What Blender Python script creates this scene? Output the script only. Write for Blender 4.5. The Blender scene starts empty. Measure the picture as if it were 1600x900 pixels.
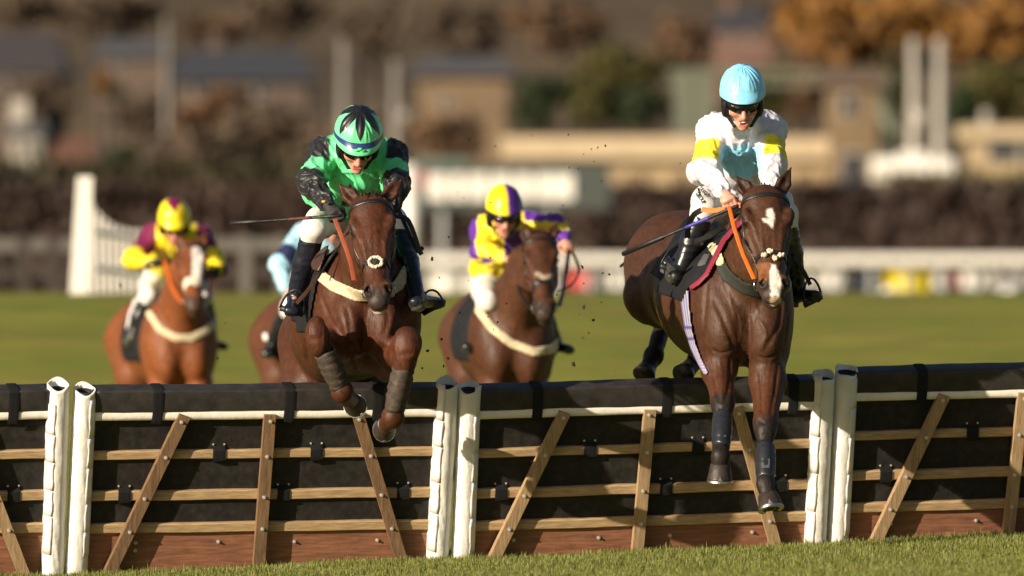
import bpy, math, random
import numpy as np
from mathutils import Vector, Matrix
from mathutils.bvhtree import BVHTree

random.seed(7)
RNG = np.random.default_rng(11)
SC = bpy.context.scene
COL = SC.collection

# ------------------------------------------------------------------ camera, sky, sun, exposure
CAM_Z = 1.40
K = 36.0 / 400.0 / 1600.0            # metres per photo pixel per metre of distance
cam_data = bpy.data.cameras.new('camera')
cam_data.lens = 400
cam_data.sensor_width = 36
cam_data.clip_start = 1.0
cam_data.clip_end = 6000
cam_data.dof.use_dof = True
cam_data.dof.focus_distance = 58.15
cam_data.dof.aperture_fstop = 3.0
cam = bpy.data.objects.new('camera', cam_data)
COL.objects.link(cam)
cam.location = (0, 0, CAM_Z)
cam.rotation_euler = (math.radians(90), 0, 0)
SC.camera = cam

SUN_AZ = math.radians(229)           # compass style, from +Y towards +X: the sun stands left of and behind the camera
SUN_EL = math.radians(17)
world = bpy.data.worlds.new('World')
SC.world = world
world.use_nodes = True
nt = world.node_tree
nt.nodes.clear()
w_out = nt.nodes.new('ShaderNodeOutputWorld')
w_bg = nt.nodes.new('ShaderNodeBackground')
w_sky = nt.nodes.new('ShaderNodeTexSky')
w_sky.sky_type = 'NISHITA'
w_sky.sun_disc = False
w_sky.sun_elevation = SUN_EL
w_sky.sun_rotation = SUN_AZ
w_sky.air_density = 1.0
w_sky.dust_density = 2.0
w_bg.inputs['Strength'].default_value = 0.05
nt.links.new(w_sky.outputs['Color'], w_bg.inputs['Color'])
nt.links.new(w_bg.outputs['Background'], w_out.inputs['Surface'])

sun_data = bpy.data.lights.new('sun', 'SUN')
sun_data.energy = 5.0
sun_data.angle = math.radians(0.53)
sun_data.color = (1.0, 0.875, 0.70)
sun = bpy.data.objects.new('sun', sun_data)
COL.objects.link(sun)
sun_dir = Vector((math.sin(SUN_AZ) * math.cos(SUN_EL), math.cos(SUN_AZ) * math.cos(SUN_EL), math.sin(SUN_EL)))
sun.rotation_euler = sun_dir.to_track_quat('Z', 'Y').to_euler()
sun.location = (-30, 20, 20)

SC.view_settings.view_transform = 'Standard'
SC.view_settings.look = 'None'
SC.view_settings.exposure = 0.68
SC.view_settings.gamma = 1.0
SC.view_settings.use_curve_mapping = False
SC.cycles.max_bounces = 6
SC.cycles.use_denoising = True


# ------------------------------------------------------------------ helpers
SHIFT = 0.0                          # moves a whole horse and rider along the line of the race


def P(px, py, d):
    """a spot of the place, given where the photo shows it and how far away it stands"""
    d = d + SHIFT
    return np.array([(px - 800) * K * d, d, CAM_Z - (py - 450) * K * d])


def unit(v):
    v = np.asarray(v, float)
    return v / max(np.linalg.norm(v), 1e-9)


def sstep(a, b, x):
    t = np.clip((x - a) / (b - a), 0, 1)
    return t * t * (3 - 2 * t)


def vnoise(p, seed=0):
    """value noise, -1..1, at points p (n,3)"""
    p = np.asarray(p, np.float64)
    i = np.floor(p).astype(np.int64)
    f = p - i
    f = f * f * (3 - 2 * f)
    def h(ix, iy, iz):
        n = (ix * 374761393 + iy * 668265263 + iz * 2147483647 + seed * 974634777) & 0x7fffffff
        n = (n ^ (n >> 13)) * 1274126177 & 0x7fffffff
        return ((n ^ (n >> 16)) & 0xffff) / 32767.5 - 1
    r = 0
    for dx in (0, 1):
        for dy in (0, 1):
            for dz in (0, 1):
                w = (f[:, 0] if dx else 1 - f[:, 0]) * (f[:, 1] if dy else 1 - f[:, 1]) * (f[:, 2] if dz else 1 - f[:, 2])
                r = r + w * h(i[:, 0] + dx, i[:, 1] + dy, i[:, 2] + dz)
    return r


# ---- materials
MATS = {}


def mat(name, color=None, rough=0.6, attr=False, var=0.15, vscale=6.0, bump=0.0, bscale=60.0, bdist=0.01, spec=0.5,
        sheen=0.0, metal=0.0, coat=0.0, stretch=None, second=None, aniso_bump=None, emission=None, trans=0.0):
    if name in MATS:
        return MATS[name]
    m = bpy.data.materials.new(name)
    m.use_nodes = True
    t = m.node_tree
    N, L = t.nodes, t.links
    b = N['Principled BSDF']
    b.inputs['Roughness'].default_value = rough
    b.inputs['Specular IOR Level'].default_value = spec
    b.inputs['Metallic'].default_value = metal
    b.inputs['Sheen Weight'].default_value = sheen
    b.inputs['Coat Weight'].default_value = coat
    b.inputs['Coat Roughness'].default_value = 0.25
    if trans:
        b.inputs['Subsurface Weight'].default_value = trans
        b.inputs['Subsurface Scale'].default_value = 0.01
        b.inputs['Subsurface Radius'].default_value = (1, .4, .2)
    tc = N.new('ShaderNodeTexCoord')
    mp = N.new('ShaderNodeMapping')
    L.new(tc.outputs['Object'], mp.inputs['Vector'])
    if stretch:
        mp.inputs['Scale'].default_value = stretch
    nz = N.new('ShaderNodeTexNoise')
    nz.inputs['Scale'].default_value = vscale
    nz.inputs['Detail'].default_value = 5
    nz.inputs['Roughness'].default_value = 0.62
    L.new(mp.outputs['Vector'], nz.inputs['Vector'])
    if attr:
        src = N.new('ShaderNodeVertexColor')
        src.layer_name = 'Col'
        base = src.outputs['Color']
    else:
        src = N.new('ShaderNodeRGB')
        src.outputs[0].default_value = (*color, 1)
        base = src.outputs[0]
    if second is not None:
        mx = N.new('ShaderNodeMix')
        mx.data_type = 'RGBA'
        rr = N.new('ShaderNodeValToRGB')
        rr.color_ramp.elements[0].position = 0.42
        rr.color_ramp.elements[1].position = 0.62
        L.new(nz.outputs['Fac'], rr.inputs['Fac'])
        L.new(rr.outputs['Color'], mx.inputs['Factor'])
        L.new(base, mx.inputs['A'])
        mx.inputs['B'].default_value = (*second, 1)
        base = mx.outputs['Result']
    mr = N.new('ShaderNodeMapRange')
    mr.inputs['From Min'].default_value = 0.3
    mr.inputs['From Max'].default_value = 0.7
    mr.inputs['To Min'].default_value = 1 - var
    mr.inputs['To Max'].default_value = 1 + var
    nz2 = N.new('ShaderNodeTexNoise')
    nz2.inputs['Scale'].default_value = vscale * 2.3
    nz2.inputs['Detail'].default_value = 6
    L.new(mp.outputs['Vector'], nz2.inputs['Vector'])
    L.new(nz2.outputs['Fac'], mr.inputs['Value'])
    mul = N.new('ShaderNodeVectorMath')
    mul.operation = 'SCALE'
    L.new(base, mul.inputs[0])
    L.new(mr.outputs['Result'], mul.inputs['Scale'])
    L.new(mul.outputs['Vector'], b.inputs['Base Color'])
    # the gloss is uneven too
    rmr = N.new('ShaderNodeMapRange')
    rmr.inputs['To Min'].default_value = max(0.05, rough - 0.12)
    rmr.inputs['To Max'].default_value = min(1, rough + 0.12)
    L.new(nz.outputs['Fac'], rmr.inputs['Value'])
    L.new(rmr.outputs['Result'], b.inputs['Roughness'])
    if bump:
        bz = N.new('ShaderNodeTexNoise')
        bz.inputs['Scale'].default_value = bscale
        bz.inputs['Detail'].default_value = 4
        if aniso_bump:
            mp2 = N.new('ShaderNodeMapping')
            mp2.inputs['Scale'].default_value = aniso_bump
            mp2.inputs['Rotation'].default_value = (0.3, 0.5, 0.4)
            L.new(tc.outputs['Object'], mp2.inputs['Vector'])
            L.new(mp2.outputs['Vector'], bz.inputs['Vector'])
        else:
            L.new(tc.outputs['Object'], bz.inputs['Vector'])
        bp = N.new('ShaderNodeBump')
        bp.inputs['Strength'].default_value = bump
        bp.inputs['Distance'].default_value = bdist
        L.new(bz.outputs['Fac'], bp.inputs['Height'])
        L.new(bp.outputs['Normal'], b.inputs['Normal'])
    MATS[name] = m
    return m


# ---- objects
OFF = {}


def thing(name, label, cat, loc, rot=(0, 0, 0), group=None):
    o = bpy.data.objects.new(name, None)
    o.empty_display_size = 0.2
    COL.objects.link(o)
    o.location = tuple(float(v) for v in loc)
    o.rotation_euler = rot
    o['label'] = label
    o['category'] = cat
    if group:
        o['group'] = group
    OFF[o.name] = np.array(loc, float) if rot == (0, 0, 0) else np.zeros(3)
    return o


def tag(o, label=None, cat=None, group=None, kind=None):
    if label:
        o['label'] = label
    if cat:
        o['category'] = cat
    if group:
        o['group'] = group
    if kind:
        o['kind'] = kind
    return o


def make_mesh(name, V, F, cols=None, smooth=True):
    me = bpy.data.meshes.new(name)
    V = np.asarray(V, np.float32)
    if isinstance(F, np.ndarray):
        n = F.shape[1]
        me.vertices.add(len(V))
        me.vertices.foreach_set('co', V.ravel())
        me.loops.add(F.size)
        me.loops.foreach_set('vertex_index', F.astype(np.int32).ravel())
        me.polygons.add(len(F))
        me.polygons.foreach_set('loop_start', np.arange(0, F.size, n, dtype=np.int32))
        me.polygons.foreach_set('loop_total', np.full(len(F), n, np.int32))
        me.update(calc_edges=True)
        me.validate()
    else:
        me.from_pydata([tuple(v) for v in V.tolist()], [], F)
    if smooth:
        me.polygons.foreach_set('use_smooth', np.ones(len(me.polygons), bool))
    if cols is not None:
        ca = me.color_attributes.new('Col', 'FLOAT_COLOR', 'POINT')
        c4 = np.ones((len(V), 4), np.float32)
        c4[:, :3] = cols
        ca.data.foreach_set('color', c4.ravel())
    return me


def add(name, V, F, m, parent=None, cols=None, smooth=True, local=False):
    """one mesh object; V in world coordinates unless local"""
    V = np.asarray(V, float)
    off = np.zeros(3)
    if parent is not None and not local:
        off = OFF[parent.name]
    me = make_mesh(name, V - off, F, cols, smooth)
    if isinstance(m, (list, tuple)):
        for q in m:
            me.materials.append(q)
    else:
        me.materials.append(m)
    o = bpy.data.objects.new(name, me)
    COL.objects.link(o)
    if parent is not None:
        o.parent = parent
        OFF[o.name] = off
    else:
        OFF[o.name] = np.zeros(3)
    return o


def rest_at(o, loc):
    """moves a one-mesh thing's origin to its base"""
    loc = np.asarray(loc, float)
    me = o.data
    co = np.empty(len(me.vertices) * 3, np.float32)
    me.vertices.foreach_get('co', co)
    me.vertices.foreach_set('co', (co.reshape(-1, 3) - loc).astype(np.float32).ravel())
    me.update()
    o.location = tuple(loc)
    OFF[o.name] = loc
    return o


def copy_tree(o, parent=None):
    c = o.copy()
    COL.objects.link(c)
    c.parent = parent
    for ch in list(o.children):
        copy_tree(ch, c)
    return c


class MB:
    """collects simple shapes into one mesh"""
    def __init__(s):
        s.V, s.F = [], []

    def put(s, V, F):
        n = len(s.V)
        s.V += [tuple(float(c) for c in v) for v in V]
        s.F += [tuple(int(i) + n for i in f) for f in F]
        return s

    def box(s, lo, hi, bev=0.0, M=None):
        x0, y0, z0 = lo
        x1, y1, z1 = hi
        if bev <= 0:
            V = [(x, y, z) for x in (x0, x1) for y in (y0, y1) for z in (z0, z1)]
            F = [(0, 1, 3, 2), (4, 6, 7, 5), (0, 4, 5, 1), (2, 3, 7, 6), (0, 2, 6, 4), (1, 5, 7, 3)]
        else:
            # chamfered along x: an eight-sided section in y,z
            b = min(bev, (y1 - y0) * .45, (z1 - z0) * .45)
            sec = [(y0 + b, z0), (y1 - b, z0), (y1, z0 + b), (y1, z1 - b), (y1 - b, z1), (y0 + b, z1), (y0, z1 - b), (y0, z0 + b)]
            V = [(x0, y, z) for y, z in sec] + [(x1, y, z) for y, z in sec]
            F = [tuple(range(7, -1, -1)), tuple(range(8, 16))] + [(i, (i + 1) % 8, 8 + (i + 1) % 8, 8 + i) for i in range(8)]
        if M is not None:
            V = [tuple(M @ Vector(v)) for v in V]
        return s.put(V, F)

    def tube(s, pts, rad, n=8, caps=True, flat=None):
        pts = [np.asarray(p, float) for p in pts]
        if np.isscalar(rad):
            rad = [rad] * len(pts)
        V, F = [], []
        up = None
        for i, p in enumerate(pts):
            a = unit(pts[min(i + 1, len(pts) - 1)] - pts[max(i - 1, 0)])
            if up is None:
                up = np.array([0, 0, 1.]) if abs(a[2]) < .9 else np.array([0, 1., 0])
            sx = unit(np.cross(up, a))
            up = unit(np.cross(a, sx))
            for j in range(n):
                t = 2 * math.pi * j / n
                V.append(p + rad[i] * (sx * math.cos(t) + up * math.sin(t) * (flat or 1)))
        for i in range(len(pts) - 1):
            for j in range(n):
                k = (j + 1) % n
                F.append((i * n + j, i * n + k, (i + 1) * n + k, (i + 1) * n + j))
        if caps:
            F.append(tuple(range(n - 1, -1, -1)))
            F.append(tuple((len(pts) - 1) * n + j for j in range(n)))
        return s.put(V, F)

    def ribbon(s, pts, nor, width, thick):
        """flat strap along pts, lying on a surface with normals nor"""
        pts = [np.asarray(p, float) for p in pts]
        V, F = [], []
        for i, p in enumerate(pts):
            a = unit(pts[min(i + 1, len(pts) - 1)] - pts[max(i - 1, 0)])
            n = unit(nor[i])
            sd = unit(np.cross(a, n))
            w = width[i] if hasattr(width, '__len__') else width
            for q, h in ((-.5, -.3), (-.5, .6), (-.3, 1), (.3, 1), (.5, .6), (.5, -.3)):
                V.append(p + sd * q * w + n * h * thick)
        for i in range(len(pts) - 1):
            for j in range(6):
                k = (j + 1) % 6
                F.append((i * 6 + j, i * 6 + k, i * 6 + 6 + k, i * 6 + 6 + j))
        F.append(tuple(range(5, -1, -1)))
        F.append(tuple((len(pts) - 1) * 6 + j for j in range(6)))
        return s.put(V, F)

    def ball(s, c, r, nu=10, nv=6, axes=None):
        c = np.asarray(c, float)
        r = np.ones(3) * r if np.isscalar(r) else np.asarray(r, float)
        A = np.eye(3) if axes is None else np.array(axes, float)
        V, F = [], []
        for i in range(nv + 1):
            th = math.pi * i / nv
            for j in range(nu):
                ph = 2 * math.pi * j / nu
                l = np.array([math.sin(th) * math.cos(ph), math.sin(th) * math.sin(ph), math.cos(th)]) * r
                V.append(c + l @ A)
        for i in range(nv):
            for j in range(nu):
                k = (j + 1) % nu
                F.append((i * nu + j, (i + 1) * nu + j, (i + 1) * nu + k, i * nu + k))
        return s.put(V, F)

    def build(s, name, m, parent=None, smooth=False, local=False):
        return add(name, np.array(s.V), s.F, m, parent, None, smooth, local)


def spline(pts, n=8):
    pts = [np.asarray(p, float) for p in pts]
    if len(pts) < 3:
        return [pts[0] + (pts[-1] - pts[0]) * t for t in np.linspace(0, 1, n)]
    out = []
    for i in range(len(pts) - 1):
        p0, p1, p2, p3 = pts[max(i - 1, 0)], pts[i], pts[i + 1], pts[min(i + 2, len(pts) - 1)]
        for t in np.linspace(0, 1, n, endpoint=False):
            out.append(.5 * (2 * p1 + (p2 - p0) * t + (2 * p0 - 5 * p1 + 4 * p2 - p3) * t * t + (3 * p1 - p0 - 3 * p2 + p3) * t ** 3))
    out.append(pts[-1])
    return out


# ---- organic bodies: blended distance fields turned into one continuous surface
def cap(a, b, r1, r2=None):
    a, b = np.asarray(a, float), np.asarray(b, float)
    r2 = r1 if r2 is None else r2
    ab = b - a
    bb = max(ab @ ab, 1e-9)
    def f(x, y, z):
        px, py, pz = x - a[0], y - a[1], z - a[2]
        t = np.clip((px * ab[0] + py * ab[1] + pz * ab[2]) / bb, 0, 1)
        return np.sqrt((px - t * ab[0]) ** 2 + (py - t * ab[1]) ** 2 + (pz - t * ab[2]) ** 2) - (r1 + (r2 - r1) * t)
    R = max(r1, r2)
    return f, np.minimum(a, b) - R, np.maximum(a, b) + R


def ecap(a, b, wh1, wh2, side):
    a, b = np.asarray(a, float), np.asarray(b, float)
    ab = b - a
    bb = max(ab @ ab, 1e-9)
    ax = unit(ab)
    s = np.asarray(side, float)
    s = unit(s - ax * (s @ ax))
    u = np.cross(s, ax)
    w1, h1 = wh1
    w2, h2 = wh2
    def f(x, y, z):
        px, py, pz = x - a[0], y - a[1], z - a[2]
        t = np.clip((px * ab[0] + py * ab[1] + pz * ab[2]) / bb, 0, 1)
        qx, qy, qz = px - t * ab[0], py - t * ab[1], pz - t * ab[2]
        e = qx * ax[0] + qy * ax[1] + qz * ax[2]
        ss = qx * s[0] + qy * s[1] + qz * s[2]
        uu = qx * u[0] + qy * u[1] + qz * u[2]
        w = w1 + (w2 - w1) * t
        h = h1 + (h2 - h1) * t
        m = np.minimum(w, h)
        k0 = np.sqrt((ss / w) ** 2 + (uu / h) ** 2 + (e / m) ** 2)
        k1 = np.sqrt((ss / (w * w)) ** 2 + (uu / (h * h)) ** 2 + (e / (m * m)) ** 2) + 1e-6
        return k0 * (k0 - 1) / k1
    R = max(w1, h1, w2, h2)
    return f, np.minimum(a, b) - R, np.maximum(a, b) + R


def ell(c, r, axes=None):
    c = np.asarray(c, float)
    r = np.asarray(r, float)
    A = np.eye(3) if axes is None else np.array(axes, float)
    def f(x, y, z):
        px, py, pz = x - c[0], y - c[1], z - c[2]
        l = [px * A[i, 0] + py * A[i, 1] + pz * A[i, 2] for i in range(3)]
        k0 = np.sqrt(sum((l[i] / r[i]) ** 2 for i in range(3)))
        k1 = np.sqrt(sum((l[i] / r[i] ** 2) ** 2 for i in range(3))) + 1e-6
        return k0 * (k0 - 1) / k1
    R = np.sqrt(((A * r[:, None]) ** 2).sum(0))
    return f, c - R, c + R


class Field:
    def __init__(s, lo, hi, h):
        s.h = h
        s.lo = np.asarray(lo, float)
        n = np.ceil((np.asarray(hi, float) - s.lo) / h).astype(int) + 1
        s.n = n
        s.ax = [(s.lo[i] + h * np.arange(n[i])).astype(np.float32) for i in range(3)]
        s.D = np.full(tuple(n), 0.12, np.float32)

    def sub(s, lo, hi):
        sl = []
        for i in range(3):
            a = int(max(0, math.floor((lo[i] - s.lo[i]) / s.h)))
            b = int(min(s.n[i], math.ceil((hi[i] - s.lo[i]) / s.h) + 1))
            if b <= a:
                return None
            sl.append(slice(a, b))
        return tuple(sl), s.ax[0][sl[0]][:, None, None], s.ax[1][sl[1]][None, :, None], s.ax[2][sl[2]][None, None, :]

    def add(s, prim, k=0.02, cut=False):
        f, lo, hi = prim
        r = s.sub(lo - .06 - k, hi + .06 + k)
        if r is None:
            return
        sl, x, y, z = r
        d = f(x, y, z).astype(np.float32)
        a = s.D[sl]
        if cut:
            a2, d2 = -a, d
            hh = np.maximum(k - np.abs(a2 - d2), 0) / k
            s.D[sl] = -(np.minimum(a2, d2) - hh * hh * k * .25)
        else:
            hh = np.maximum(k - np.abs(a - d), 0) / k
            s.D[sl] = np.minimum(a, d) - hh * hh * k * .25

    def mesh(s, D=None):
        return surface_nets(s.D if D is None else D, s.lo, s.h)


def surface_nets(D, lo, h):
    S = D < 0
    nx, ny, nz = D.shape
    cnt = np.zeros((nx - 1, ny - 1, nz - 1), np.uint8)
    for dx in (0, 1):
        for dy in (0, 1):
            for dz in (0, 1):
                cnt += S[dx:nx - 1 + dx, dy:ny - 1 + dy, dz:nz - 1 + dz]
    act = (cnt > 0) & (cnt < 8)
    I = np.argwhere(act)
    if len(I) == 0:
        return np.zeros((0, 3)), np.zeros((0, 4), int)
    vid = np.full(act.shape, -1, np.int32)
    vid[act] = np.arange(len(I))
    acc = np.zeros((len(I), 3))
    num = np.zeros(len(I))
    C = [(0, 0, 0), (1, 0, 0), (0, 1, 0), (1, 1, 0), (0, 0, 1), (1, 0, 1), (0, 1, 1), (1, 1, 1)]
    val = [D[I[:, 0] + c[0], I[:, 1] + c[1], I[:, 2] + c[2]].astype(float) for c in C]
    for a in range(8):
        for b in range(a + 1, 8):
            if sum(abs(C[a][i] - C[b][i]) for i in range(3)) != 1:
                continue
            m = (val[a] < 0) != (val[b] < 0)
            t = np.where(m, val[a] / np.where(m, val[a] - val[b], 1), 0)
            for i in range(3):
                acc[:, i] += np.where(m, C[a][i] + t * (C[b][i] - C[a][i]), 0)
            num += m
    V = (I + acc / num[:, None]) * h + lo
    Q = []
    for axn in range(3):
        o1, o2 = [(1, 2), (2, 0), (0, 1)][axn]
        sl0 = [slice(1, None)] * 3
        sl1 = [slice(1, None)] * 3
        sl0[axn] = slice(0, -1)
        sl1[axn] = slice(1, None)
        A, B = S[tuple(sl0)], S[tuple(sl1)]
        E = np.argwhere(A != B)
        if len(E) == 0:
            continue
        fl = A[E[:, 0], E[:, 1], E[:, 2]]
        g = E + 1
        g[:, axn] -= 1
        ok = (g[:, o1] < act.shape[o1]) & (g[:, o2] < act.shape[o2]) & (g[:, axn] < act.shape[axn])
        g, fl = g[ok], fl[ok]
        def cell(d1, d2):
            c = g.copy()
            c[:, o1] += d1
            c[:, o2] += d2
            return vid[c[:, 0], c[:, 1], c[:, 2]]
        q = np.stack([cell(-1, -1), cell(0, -1), cell(0, 0), cell(-1, 0)], 1)
        q[~fl] = q[~fl][:, ::-1]
        Q.append(q[(q >= 0).all(1)])
    return V, np.concatenate(Q)


def normals(V, F):
    n = np.cross(V[F[:, 2]] - V[F[:, 0]], V[F[:, 3]] - V[F[:, 1]])
    N = np.zeros_like(V)
    for i in range(4):
        for c in range(3):
            N[:, c] += np.bincount(F[:, i], n[:, c], len(V))
    return N / np.maximum(np.linalg.norm(N, axis=1, keepdims=True), 1e-12)


def relax(V, F, it=1, a=.5):
    for _ in range(it):
        S = np.zeros_like(V)
        c = np.zeros(len(V))
        for i in range(4):
            j = (i + 1) % 4
            for p, q in ((i, j), (j, i)):
                for k in range(3):
                    S[:, k] += np.bincount(F[:, p], V[F[:, q], k], len(V))
                c += np.bincount(F[:, p], minlength=len(V))
        V = V * (1 - a) + a * S / np.maximum(c, 1)[:, None]
    return V


def bvh_of(V, F):
    return BVHTree.FromPolygons(V.tolist(), F.tolist())


EYE = Vector((0, 0, CAM_Z))


def on_surface(bvh, px, py, d):
    p = P(px, py, d)
    r = Vector(p) - EYE
    h = bvh.ray_cast(EYE, r.normalized(), 200)
    if h[0] is None or abs(h[0].y - d - SHIFT) > .5:
        h = bvh.find_nearest(Vector(p))
    return np.array(h[0]), np.array(h[1])


def strap(mb, bvh, pix, d, width, thick, lift=0.0, n=6):
    pts, nor = [], []
    for q in spline([np.array([a, b, d]) for a, b in pix], n):
        p, m = on_surface(bvh, *q)
        pts.append(p + m * lift)
        nor.append(m)
    pts = np.array(pts)
    sm = pts.copy()
    sm[1:-1] = (pts[:-2] + 2 * pts[1:-1] + pts[2:]) / 4
    mb.ribbon(sm, nor, width, thick)
    return sm
# ------------------------------------------------------------------ the ground
def ground_z(x, y):
    x = np.asarray(x, float)
    y = np.asarray(y, float)
    lat = .0354 * 9 * np.tanh(x / 9) * (1 - sstep(64, 86, y)) * sstep(-40, 40, y)
    rise = 1.34 * sstep(76, 114, y) - .12 * sstep(120, 300, y)
    lump = .012 * (vnoise(np.stack([x * 1.3, y * .9, x * 0], -1).reshape(-1, 3), 3).reshape(x.shape))
    hill = 62 * sstep(440, 1500, y)
    return lat + rise + lump + hill


M_turf = mat('turf', (0.185, 0.20, 0.022), 0.9, var=.22, vscale=.55, spec=.2, bump=.6, bscale=35, bdist=.03, second=(.225, .20, .034))
ys = np.concatenate([np.linspace(-60, 50, 12), np.linspace(52, 66, 57), np.linspace(67, 130, 64), np.linspace(136, 440, 40)])
xs = np.concatenate([np.linspace(-160, -8, 20), np.linspace(-7, 7, 57), np.linspace(8, 160, 20)])
gx, gy = np.meshgrid(xs, ys)
gv = np.stack([gx, gy, ground_z(gx, gy)], -1).reshape(-1, 3)
nx_ = len(xs)
gf = np.array([(j * nx_ + i, j * nx_ + i + 1, (j + 1) * nx_ + i + 1, (j + 1) * nx_ + i) for j in range(len(ys) - 1) for i in range(nx_ - 1)])
tag(add('ground', gv, gf, M_turf), 'mown green racecourse turf', None, None, 'structure')

M_hill = mat('hill_scrub', (0.098, 0.073, 0.048), 0.95, var=.3, vscale=.035, spec=.1, second=(.118, .080, .042))
ys = np.concatenate([np.linspace(430, 900, 48), np.linspace(915, 1600, 30)])
xs = np.linspace(-170, 170, 70)
gx, gy = np.meshgrid(xs, ys)
hz = ground_z(gx, gy) + sstep(450, 560, gy) * 1.6 * vnoise(np.stack([gx * .06, gy * .03, gx * 0], -1).reshape(-1, 3), 5).reshape(gx.shape)
hz[0] -= .3
nx_ = len(xs)
hf = np.array([(j * nx_ + i, j * nx_ + i + 1, (j + 1) * nx_ + i + 1, (j + 1) * nx_ + i) for j in range(len(ys) - 1) for i in range(nx_ - 1)])
tag(add('hillside', np.stack([gx, gy, hz], -1).reshape(-1, 3), hf, M_hill), 'brown scrubby hillside rising behind the racecourse', None, None, 'structure')


# grass blades, only where they can be told from the turf
def grass(n, x0, x1, y0, y1, name, label, hmin, hmax):
    x = RNG.uniform(x0, x1, n)
    y = RNG.uniform(y0, y1, n)
    cl = vnoise(np.stack([x * 4, y * 4, x * 0], -1), 9) * .5 + vnoise(np.stack([x * 13, y * 13, x * 0], -1), 19) * .5
    keep = RNG.uniform(-1, 1, n) < cl + .75
    x, y, cl = x[keep], y[keep], cl[keep]
    n = len(x)
    hgt = RNG.uniform(hmin, hmax, n) * (1 + .85 * cl) * np.where(RNG.uniform(0, 1, n) < .06, 1.5, 1)
    az = RNG.uniform(0, 2 * np.pi, n)
    lean = np.abs(RNG.normal(.45, .5, n))
    w = RNG.uniform(.0009, .0019, n)
    base = np.stack([x, y, ground_z(x, y) - .004], -1)
    dr = np.stack([np.cos(az), np.sin(az), np.zeros(n)], -1)
    sd = np.stack([-np.sin(az + RNG.normal(0, .6, n)), np.cos(az), np.zeros(n)], -1)
    upv = np.array([0, 0, 1.])
    mid = base + upv * (hgt * .58)[:, None] + dr * (hgt * .25 * lean)[:, None]
    tip = base + upv * (hgt * np.maximum(.25, 1 - .35 * lean))[:, None] + dr * (hgt * .85 * lean)[:, None]
    V = np.stack([base - sd * w[:, None], base + sd * w[:, None], mid - sd * (w * .8)[:, None], mid + sd * (w * .8)[:, None], tip], 1).reshape(-1, 3)
    b = np.arange(n) * 5
    T = np.concatenate([np.stack([b, b + 1, b + 3], 1), np.stack([b, b + 3, b + 2], 1), np.stack([b + 2, b + 3, b + 4], 1)])
    g = RNG.uniform(0, 1, n)
    dry = (RNG.uniform(0, 1, n) < .16)
    c = np.stack([.095 + .09 * g, .118 + .08 * g, .018 + .018 * g], -1)
    c[dry] = np.array([.24, .20, .085]) * RNG.uniform(.6, 1.1, (dry.sum(), 1))
    tag(add(name, V, T, M_blade, cols=np.repeat(c, 5, 0)), label, None, None, 'stuff')


M_blade = mat('grass_blade', None, .55, attr=True, var=.08, spec=.35)
grass(430000, -3.1, 3.3, 51.2, 60.4, 'grass', 'short green grass growing along the landing side of the hurdles', .012, .036)

# ------------------------------------------------------------------ the flight of hurdles
M_pad = mat('black_padding', (0.0145, 0.013, 0.0118), .62, var=.4, vscale=11, bump=.15, bscale=45, spec=.28, second=(.023, .0195, .0165))
M_roll = mat('black_roll', (0.030, 0.026, 0.024), .5, var=.35, vscale=7, bump=.12, bscale=60, spec=.4)
M_wood = mat('planed_wood', (0.41, 0.28, 0.145), .62, var=.28, vscale=5, stretch=(1.2, 14, 14), bump=.3, bscale=50, bdist=.004, second=(.32, .21, .105), aniso_bump=(1, 12, 12))
M_slat = mat('slat_wood', (0.35, 0.235, 0.125), .66, var=.3, vscale=5, stretch=(14, 14, 1.2), bump=.3, bscale=50, bdist=.004, second=(.28, .18, .09), aniso_bump=(12, 12, 1))
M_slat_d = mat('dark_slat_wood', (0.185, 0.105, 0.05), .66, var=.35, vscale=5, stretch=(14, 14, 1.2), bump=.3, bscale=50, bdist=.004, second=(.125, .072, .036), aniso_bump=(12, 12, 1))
M_ply = mat('red_plywood', (0.235, 0.10, 0.053), .6, var=.3, vscale=4, stretch=(1, 6, 9), bump=.15, bscale=30, second=(.185, .077, .042))
M_vinyl = mat('white_vinyl', (0.76, 0.735, 0.69), .45, var=.07, vscale=5, bump=.18, bscale=22, bdist=.01, second=(.72, .68, .61), aniso_bump=(1, 1, 2.2))
M_band = mat('white_band', (0.74, 0.69, 0.60), .5, var=.07, vscale=9, bump=.2, bscale=30)
M_core = mat('foam_core', (0.016, 0.017, 0.024), .8, bump=.2, bscale=90)
M_strap = mat('black_webbing', (0.010, 0.010, 0.011), .8, bump=.2, bscale=200, spec=.2)
M_bolt = mat('zinc_bolt', (0.60, 0.58, 0.55), .35, metal=.55, var=.2)

LEAN = math.radians(18)
YAW = math.radians(12)
HX = np.array([math.cos(YAW), math.sin(YAW), .0262])


def hurdle_y(x):
    return 59.25 + math.tan(YAW) * x


VS = .945


def panel_at(px_left, top_y, tilt):
    """panel origin: foot of the left post's axis; its roll's top edge shows at top_y there"""
    d = 59.25
    for _ in range(6):
        x = (px_left - 800) * K * d
        d = hurdle_y(x) - .30
    top = P(px_left, top_y, d)
    R = Matrix.Rotation(YAW, 3, 'Z') @ Matrix.Rotation(math.radians(tilt), 3, 'Y') @ Matrix.Rotation(LEAN, 3, 'X')
    o = Vector(top) - R @ Vector((0, 0, .965 * VS))
    return o, R.to_euler()


BOLT = MB()
for i in range(1):
    BOLT.tube([(0, -.004, 0), (0, .001, 0)], .0105, 10)
    BOLT.tube([(0, -.012, 0), (0, -.004, 0)], .006, 8)
bolt_mesh = None


def bolt(parent, x, y, z, s=1.0):
    global bolt_mesh
    if bolt_mesh is None:
        o = BOLT.build('bolt', M_bolt, parent, local=True)
        bolt_mesh = o.data
    else:
        o = bpy.data.objects.new('bolt', bolt_mesh)
        COL.objects.link(o)
        o.parent = parent
    o.location = (x, y, z)
    o.scale = (s, s, s)


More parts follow.
